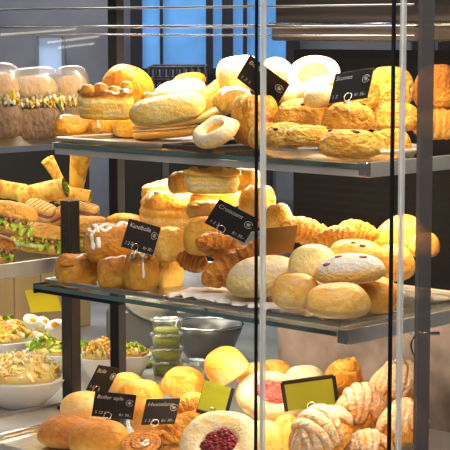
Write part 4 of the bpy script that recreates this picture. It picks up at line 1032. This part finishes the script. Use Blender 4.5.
# ------------------------------------------------------------------ bottom deck
B = [((37, 413, 92, 449), 101, (0, 0, 0), dict(tone=(.22, .54, .66)), None, 'golden brown roll at the far left of the deck'), ((68, 419, 130, 458), 102, (0, 0, 0), dict(tone=(.10, .44, .56)), None, 'golden roll front left below the boller card'), ((60, 391, 112, 422), 103, (0, 4, 0), dict(tone=(.0, .10, .18)), .10, 'pale roll resting behind the boller card'), ((108, 372, 146, 402), 104, (0, 8, 0), dict(tone=(.05, .18, .26)), .15, 'pale golden roll right of the two black cards'), ((114, 379, 164, 420), 105, (0, 10, 0), dict(tone=(.1, .30, .36)), .09, 'golden roll between the two front black cards'),
     ((160, 366, 206, 402), 106, (4, 13, 0), dict(tone=(.02, .10, .46), flat=.14, pw=.55, h=.72), .14, 'glossy yellow topped roll left of the green card'), ((203, 347, 251, 387), 107, (2, -32, 0), dict(tone=(-.02, .06, .50), flat=.10, pw=.5, h=.78), .15, 'half round golden roll standing up behind the green card'), ((176, 392, 212, 432), 108, (0, 0, 0), dict(tone=(.1, .26, .36)), .07, 'golden roll left of the green card, low down'), ((238, 361, 270, 388), 109, (0, -18, 0), dict(tone=(.1, .28, .34)), .2, 'roll tucked right of the half round roll'), ((258, 359, 292, 384), 110, (0, 10, 0), dict(tone=(.1, .24, .32), dust=.2), .2, 'roll just right of the door seam at the back'), ((130, 398, 180, 436), 111, (0, 0, 0), dict(tone=(.15, .35, .42)), .06, 'golden roll hidden behind the right black card')]
for bx, sd, rot, kw, row, lab in B:
    k = dict(h=.62, flat=.36); k.update(kw); o = mk_bun(sd, 'crust_soft', 0, name='golden_roll', **k)
    if row is None: put(o, bx, lab, 'bread roll', G_GOLD, base=TBOT, rot=rot)
    else: put(o, bx, lab, 'bread roll', G_GOLD, Y=atZ((bx[0] + bx[2]) / 2, 448, TBOT)[1] + row, rot=rot, mode='uni' if abs(rot[1]) > 15 else 'xz')
def Yb(px, d): return atZ(px, 448, TBOT)[1] + d
put(mk_swirl(112, tone=.66, r0=.14, turns=2.1), (121, 428, 163, 458), 'dark cinnamon swirl with icing below the right black card', 'cinnamon swirl', None, base=TBOT + .011, rot=(28, 0, 40))
put(mk_twist(113, tone=.34), (158, 410, 208, 446), 'golden twisted pastry left of the powdered raspberry bun', 'twisted pastry', None, Y=Yb(182, .02), rot=(10, -24, 10), mode='uni')
put(mk_twist(1131, tone=.30), (176, 396, 212, 422), 'twisted pastry behind, just left of the green card', 'twisted pastry', None, Y=Yb(192, .055), rot=(10, -10, 0))
put(mk_berry_bun(114, nb=7, dust=.52, inner=.20, bs=.105, off=-.10), (179, 411, 259, 472), 'powdered bun filled with dark raspberries at the front', 'raspberry bun', None, base=TBOT + .002, rot=(42, -14, 0))
put(mk_berry_bun(115, nb=7, berry='raspberry_sugared', dust=.6, inner=.22, bs=.11), (236, 371, 308, 424), 'powdered bun with pink sugared raspberries behind the seam', 'raspberry bun', None, Y=Yb(275, .04), rot=(38, 12, 0))
put(mk_bun(116, 'crust_yellow', name='powdered_bun', h=.5, tone=(.04, .1, .1), dust=.6), (284, 365, 326, 392), 'pale powdered bun peeping over the right green card', 'powdered bun', G_POW, Y=Yb(300, .13))
put(mk_bun(117, 'crust_yellow', name='golden_roll', h=.7, tone=(.1, .2, .2), dust=.35), (244, 420, 284, 458), 'yellowish roll low at the door seam', 'bread roll', None, Y=Yb(264, .02))
put(mk_bun(1171, 'crust_yellow', name='golden_roll', h=.7, tone=(.1, .22, .25), dust=.3), (272, 414, 302, 452), 'yellowish roll left of the front twisted bun', 'bread roll', None, Y=Yb(285, .03))
put(mk_swirl(118, name='swirled_bun', icing=False, tone=.38, turns=2.2, layers=3, r0=.15), (322, 358, 362, 402), 'golden swirled bun behind the right green card', 'swirled bun', None, Y=Yb(342, .12), rot=(40, 20, 0))
K = [((288, 404, 353, 466), 119, 4, .62, .46, -.10, (20, -20, 30), 'front twisted floury bun below the right green card'), ((334, 382, 388, 434), 120, 4, .56, .50, -.08, (15, 10, 25), 'twisted floury bun in the middle of the right pile'), ((343, 428, 394, 466), 121, 4, .60, .52, -.10, (10, 0, 10), 'twisted bun at the bottom edge by the right gasket'), ((369, 358, 428, 412), 122, 4, .58, .48, -.06, (10, 15, 15), 'big twisted floury bun topping the right pile'), ((376, 398, 430, 446), 123, 4, .55, .52, -.10, (5, -10, 20), 'twisted bun under the topmost one, behind the right gasket'), ((350, 382, 384, 408), 124, 3, .45, .42, .0, (0, 0, 0), 'small twisted bun glimpsed between the larger ones')]
for bx, sd, st, du, tn, row, rot, lab in K: put(mk_knot(sd, st, du, tn), bx, lab, 'twisted bun', G_TW, Y=Yb((bx[0] + bx[2]) / 2, row), rot=rot, kd=.7)
card((95.7, 389), (137, 394.5), (91, 416.3), Yb(114, .02), 'black boller eple card in front of golden rolls', 'Boller eple', 'Kr 30,-', '5 12 6', aspect=.68)
card((99.5, 362), (119.5, 370), (86.3, 388.3), Yb(103, .16), 'black card tilted behind the boller eple card', 'Bolle', None, '1 1', aspect=.95)
card((147, 396), (180.7, 398), (140.7, 425.2), Yb(160, .0), 'black card above the cinnamon swirl', 'Hvetelang', 'Kr 30,-', '1 2 8', aspect=.88)
card((204.4, 379.5), (233, 390), (196.4, 408.9), Yb(215, .03), 'lime green card with black edge above the raspberry bun', 'SOLBOLLE', '36,-', mat='card_green', ink='faint_ink', frame=[(1, 1, -1, 1), (-1, 1, -1, -1)], aspect=1.0, ringx=.5)
card((281.6, 381.6), (333.4, 374.2), (286.5, 413.4), Yb(308, .015), 'lime green card with black top frame by the twisted buns', mat='card_green', ink='faint_ink', frame=[(-1, 1, 1, 1), (-1, -1, -1, 1), (1, 1, -1, 1)], aspect=.66, sgn=-1, ringx=.5)

# ------------------------------------------------------------------ the salads and sandwiches on the left
def Ys(px, z, py): return atZ(px, py, z)[1]
bowl_and_salad((-30, 366, 70, 410), None, 201, PAL_SHRED, 'large white bowl at the front of the salad deck', 'shredded sprout and chicken salad heaped in the front bowl', 15, size=.045)
bowl_and_salad((-52, 328, 43, 370), None, 202, PAL_PASTA, 'white bowl at the left edge behind the front bowl', 'pasta salad in the bowl at the left edge', 14)
bowl_and_salad((24, 344, 90, 378), None, 203, PAL_GREEN, 'white bowl behind the dark post', 'green leaf and pasta salad behind the front bowl', 14, n=200, size=.06)
bowl_and_salad((-12, 326, 44, 352), None, 204, PAL_HAM, 'white bowl at the back under the yellow note', 'ham and sprout salad topped with egg under the yellow note', 10, n=160, size=.06)
bowl_and_salad((78, 352, 124, 384), None, 205, PAL_PASTA, 'white bowl between the dark post and the black post', 'pasta salad between the two posts', 24, n=180, size=.065)
bowl_and_salad((112, 350, 152, 378), None, 206, PAL_GREEN, 'bowl right of the black post', 'leafy salad right of the black post', 16, n=150, size=.065)
bowl_and_salad((28, 331, 76, 356), None, 207, PAL_PASTA, 'white bowl at the back left of the dark post', 'pasta salad topped with egg half at the back', 10, n=140, size=.06)
for bx, Y, rot, lab in [((23, 314, 41, 330), 3.66, (50, 20, 0), 'egg half on the salad under the yellow note'), ((36, 316, 50, 331), 3.70, (45, 35, 0), 'second egg half under the yellow note, right one'), ((45, 319, 67, 340), 3.62, (52, -18, 0), 'egg half with orange yolk beside the dark post')]:
    put(mk_egg(), bx, lab, 'egg', 'egg halves on the salads', Y=Y, rot=rot)
put(mk_filled(301), (-14, 200, 38, 238), 'seeded ciabatta with bright green lettuce at the left edge', 'sandwich', 'filled sandwiches', Y=3.36, rot=(0, 14, 0))
put(mk_filled(302, lettuce=True, cuc=True, fill=PAL_PASTA), (10, 222, 68, 255), 'ciabatta with cucumber slice left of the dark post', 'sandwich', 'filled sandwiches', base=ZM + .001, rot=(0, 8, 0))
put(mk_filled(303, tone=(.25, .35, .45)), (-32, 232, 16, 264), 'ciabatta cut off by the left edge of the front row', 'sandwich', 'filled sandwiches', base=ZM + .001, rot=(0, 12, 0))
put(mk_filled(304, fill=PAL_PASTA, lettuce=True), (68, 216, 112, 250), 'cheese ciabatta between the two posts', 'sandwich', 'filled sandwiches', Y=3.52)
put(mk_panini(305), (24, 198, 57, 222), 'grilled panini with dark grill marks and onion', 'sandwich', 'filled sandwiches', Y=3.50, rot=(25, 14, -12))
put(mk_panini(306), (48, 204, 72, 226), 'second grilled panini, beside the dark post', 'sandwich', 'filled sandwiches', Y=3.53, rot=(20, -30, -12))
put(mk_panini(307), (72, 200, 100, 222), 'panini with ham right of the dark post', 'sandwich', 'filled sandwiches', Y=3.6, rot=(10, 12, -12))
put(mk_wrap(311), (16, 178, 70, 208), 'long yellow tortilla wrap lying across the pile', 'wrap', 'tortilla wraps', Y=3.58, rot=(0, -14, -20))
put(mk_wrap(312), (-12, 178, 30, 202), 'tortilla wrap cut off by the left edge, above the ciabatta', 'wrap', 'tortilla wraps', Y=3.62, rot=(0, 8, -20))
put(mk_wrap(313, 1), (40, 157, 72, 190), 'pale wrap standing at the back of the pile', 'wrap', 'tortilla wraps', Y=3.66, rot=(0, -118, -15), mode='uni', kd=1)
put(mk_wrap(314, 1), (64, 153, 96, 202), 'tall wrap standing upright right of the dark post', 'wrap', 'tortilla wraps', Y=3.62, rot=(0, -80, -20), mode='uni', kd=1)
put(mk_wrap(315), (52, 184, 92, 210), 'yellow wrap lying behind the dark post', 'wrap', 'tortilla wraps', Y=3.60, rot=(0, 10, -10))
for i, (bx, sd, Y, lab) in enumerate([((-40, 62, 24, 141), 321, 3.37, 'film wrapped egg sandwich cut off by the left edge'), ((6, 66, 62, 140), 322, 3.43, 'film wrapped egg sandwich, middle of the three'), ((54, 65, 92, 139), 323, 3.56, 'film wrapped egg sandwich next to the knobbly puff pastry')]):
    put(mk_filmed(sd), bx, lab, 'sandwich', 'film wrapped egg sandwiches', base=ZT - .007, rot=(0, -4, 0))
card((25, 290), (56.7, 286.7), (30, 314.4), 3.45, 'blank yellow note hanging over the salad bowls', mat='card_yellow', ring=False, emblem=False, sgn=-1, aspect=.82, name='hanging_note')  # floats free, nothing is built to hold it up
# cups of dressing
cups = [((150, 357, 184, 377), 'lowest dressing cup of the stack of four', None, .75), ((150, 344, 184, 360), 'dressing cup second from the bottom of the stack', 3.68, .75), ((150, 334, 184, 348), 'dressing cup second from the top of the stack', 3.68, .7), ((150, 323, 185, 338), 'topmost dressing cup of the stack of four', 3.68, .2), ]
zc = ZB
Yc = 3.70
for k in range(4):
    c = mk_cup(.8 if k < 3 else .35, .46)
    w = 34 * Yc / FPX; p = atY(167, 340, Yc); c.location = (p[0], Yc, zc); hh = .47 if k == 0 else .42
    c.scale = (w, w, w * .82); zc += w * .82 * .515; tag(c, cups[k][1], 'cup', 'clear cups of green dressing')
c = mk_cup(.25, .6); Y2 = 3.62; p = atY(196, 360, Y2); w = 33 * Y2 / FPX; c.location = (p[0], Y2, ZB); c.scale = (w, w, w * 1.0); tag(c, 'single wide clear cup right of the dressing stack', 'cup', 'clear cups of green dressing')
c = mk_cup(.6, .46); Y2 = 3.74; p = atY(150, 360, Y2); w = 30 * Y2 / FPX; c.location = (p[0] - .02, Y2 + .05, ZB); c.scale = (w, w, w * .82); tag(c, 'clear cup behind the left side of the dressing stack', 'cup', 'clear cups of green dressing')
# steel ware behind
r = empty('mixing_bowl', (atY(207, 330, 3.85)[0], 3.85, ZB)); g = Geo(); V, Fc = lathe([(0, 0), (.06, 0), (.10, .05), (.125, .11), (.135, .14), (.130, .14), (.12, .11), (.095, .05), (.055, .006), (0, .006)], 48); g.add(V, Fc); g.obj('bowl', 'machine', r); r.scale = (.62, .62, .62)
q = Geo(); q.add(*tube([(.134 * math.cos(t), .134 * math.sin(t), .141) for t in np.linspace(0, 2 * PI, 49)], .004, 8, False)); q.obj('rolled_rim', 'chrome', r); tag(r, 'grey steel mixing bowl behind the dressing cups', 'bowl')
r = empty('bread_slicer', (atY(158, 330, 4.1)[0], 4.1, ZB)); g = Geo(); g.add(*box(-.12, .12, -.1, .1, 0, .10, .012)); g.obj('housing', 'machine', r, smooth=False)
V, Fc = lathe([(0, .0), (.10, .0), (.105, .006), (.10, .014), (.03, .02), (0, .02)], 48); V = V @ rotm(62, 25, 0).T + np.array([0, -.06, .16]); q = Geo(); q.add(V, Fc); q.obj('round_guard', 'steel', r)
q = Geo(); q.add(*box(-.02, .02, -.02, .03, .09, .16, .005)); q.obj('arm', 'dark_steel', r, smooth=False); tag(r, 'grey slicing machine with round guard behind the cups', 'slicer')
# hook hanging on the right of the case
r = empty('wire_hook', atY(418, 336, 2.72)); g = Geo()
pts = [(-.014, 0, 0.004), (.035, 0, .004)]; g.add(*tube(pts, .003, 8)); g.obj('bar', 'chrome', r)
q = Geo(); q.add(*tube([(.012 * math.cos(t) + .001, 0, .012 * math.sin(t) * 1.5 - .016) for t in np.linspace(1.4, 6.2, 24)], .0016, 8)); q.obj('loop', 'dark_steel', r); tag(r, 'small wire hook loop on the right side glass', 'hook')

# ------------------------------------------------------------------ things must not pass through each other
bpy.context.view_layer.update()
def bvh_of(root):
    vs, fs = [], []
    for o in descendants(root):
        if o.type != 'MESH': continue
        mw = o.matrix_world; b = len(vs); vs += [mw @ v.co for v in o.data.vertices]; fs += [tuple(b + i for i in p.vertices) for p in o.data.polygons]
    A = np.array([v[:] for v in vs]); return BVHTree.FromPolygons(vs, fs), A.min(0), A.max(0)
done = []
PLACED.sort(key=lambda o: o.location.y)
eye = Vector(EYEV)
for o in PLACED:
    for step in range(32):
        t, mn, mx = bvh_of(o)
        hit = False
        for t2, mn2, mx2, n2 in done:
            ov = np.minimum(mx, mx2) - np.maximum(mn, mn2)
            if (ov > 0).all() and t.overlap(t2): hit = True; break
        if not hit: break
        k = 1 + .006 / o.location.y
        o.location = eye + (o.location - eye) * k; o.scale = o.scale * k
        bpy.context.view_layer.update()
    done.append((t, mn, mx, o.name))

# unseen tube lamps added on the left wall to mirror streaks in the glass
for (ya, za, yb, zb, lab) in ((2.86, 1.572, 3.06, 1.548, 'upper slim tube lamp on the left shop wall'), (2.88, 1.545, 3.02, 1.528, 'lower slim tube lamp on the left shop wall'), (2.95, 1.60, 3.40, 1.565, 'long tube lamp highest on the left shop wall')):
    r = empty('wall_lamp', (-3.95, ya, za)); g = Geo(); g.add(*tube([(0, 0, 0), (0, yb - ya, zb - za)], .0045, 8)); g.obj('light_tube', 'lamp_white', r)
    q = Geo()
    for s in (.1, .9): q.add(*box(-.05, -.003, (yb - ya) * s - .01, (yb - ya) * s + .01, (zb - za) * s - .008, (zb - za) * s + .008, .002))
    q.obj('bracket', 'frame_grey', r, smooth=False); tag(r, lab, 'lamp')

# ------------------------------------------------------------------ light
def area(name, loc, rot, sx, sy, power, col, spread=PI):
    l = bpy.data.lights.new(name, 'AREA'); l.shape = 'RECTANGLE'; l.size = sx; l.size_y = sy; l.energy = power; l.color = col; l.spread = spread
    o = bpy.data.objects.new(name, l); COL.objects.link(o); o.location = loc; o.rotation_euler = rot; return o
WARM = (1, .80, .52); SOFT = (1, .88, .68)
area('shelf_lamp', P(.32, .16, 1.63), (0, 0, YAW), .95, .05, LP[0], WARM)
area('shelf_lamp', P(.34, .23, ZT - .022), (0, 0, YAW), .72, .05, LP[1], WARM)
area('shelf_lamp', P(.34, .22, ZM - .022), (0, 0, YAW), .72, .05, LP[2], WARM)
area('salad_lamp', P(AS + .16, .25, ZM - .03), (0, 0, YAW + PI / 2), 1.1, .05, LP[3], SOFT)
area('salad_lamp', P(AS + .16, .25, ZT - .03), (0, 0, YAW + PI / 2), 1.1, .05, LP[4], SOFT)
area('salad_lamp', P(AS + .16, .25, 1.65), (0, 0, YAW + PI / 2), 1.1, .05, LP[5], SOFT)
area('ceiling_lamp', (.3, 1.0, 2.95), (0, 0, 0), 1.6, 1.6, LP[6], (1, .95, .88))  # unseen fill, added to lighten the fronts and the background
area('ceiling_lamp', (-.5, 4.9, 2.95), (0, 0, 0), 2.0, .8, LP[7], (.9, .95, 1))  # second unseen fill, added to brighten the kitchen
w = bpy.data.worlds.new('world'); scene.world = w; w.use_nodes = True
w.node_tree.nodes['Background'].inputs[0].default_value = (.5, .55, .62, 1); w.node_tree.nodes['Background'].inputs[1].default_value = .15
scene.view_settings.view_transform = 'Standard'; scene.view_settings.look = 'Medium High Contrast'; scene.view_settings.exposure = EXPO
scene.cycles.transparent_max_bounces = 40; scene.cycles.max_bounces = 8
scene.cycles.use_denoising = True
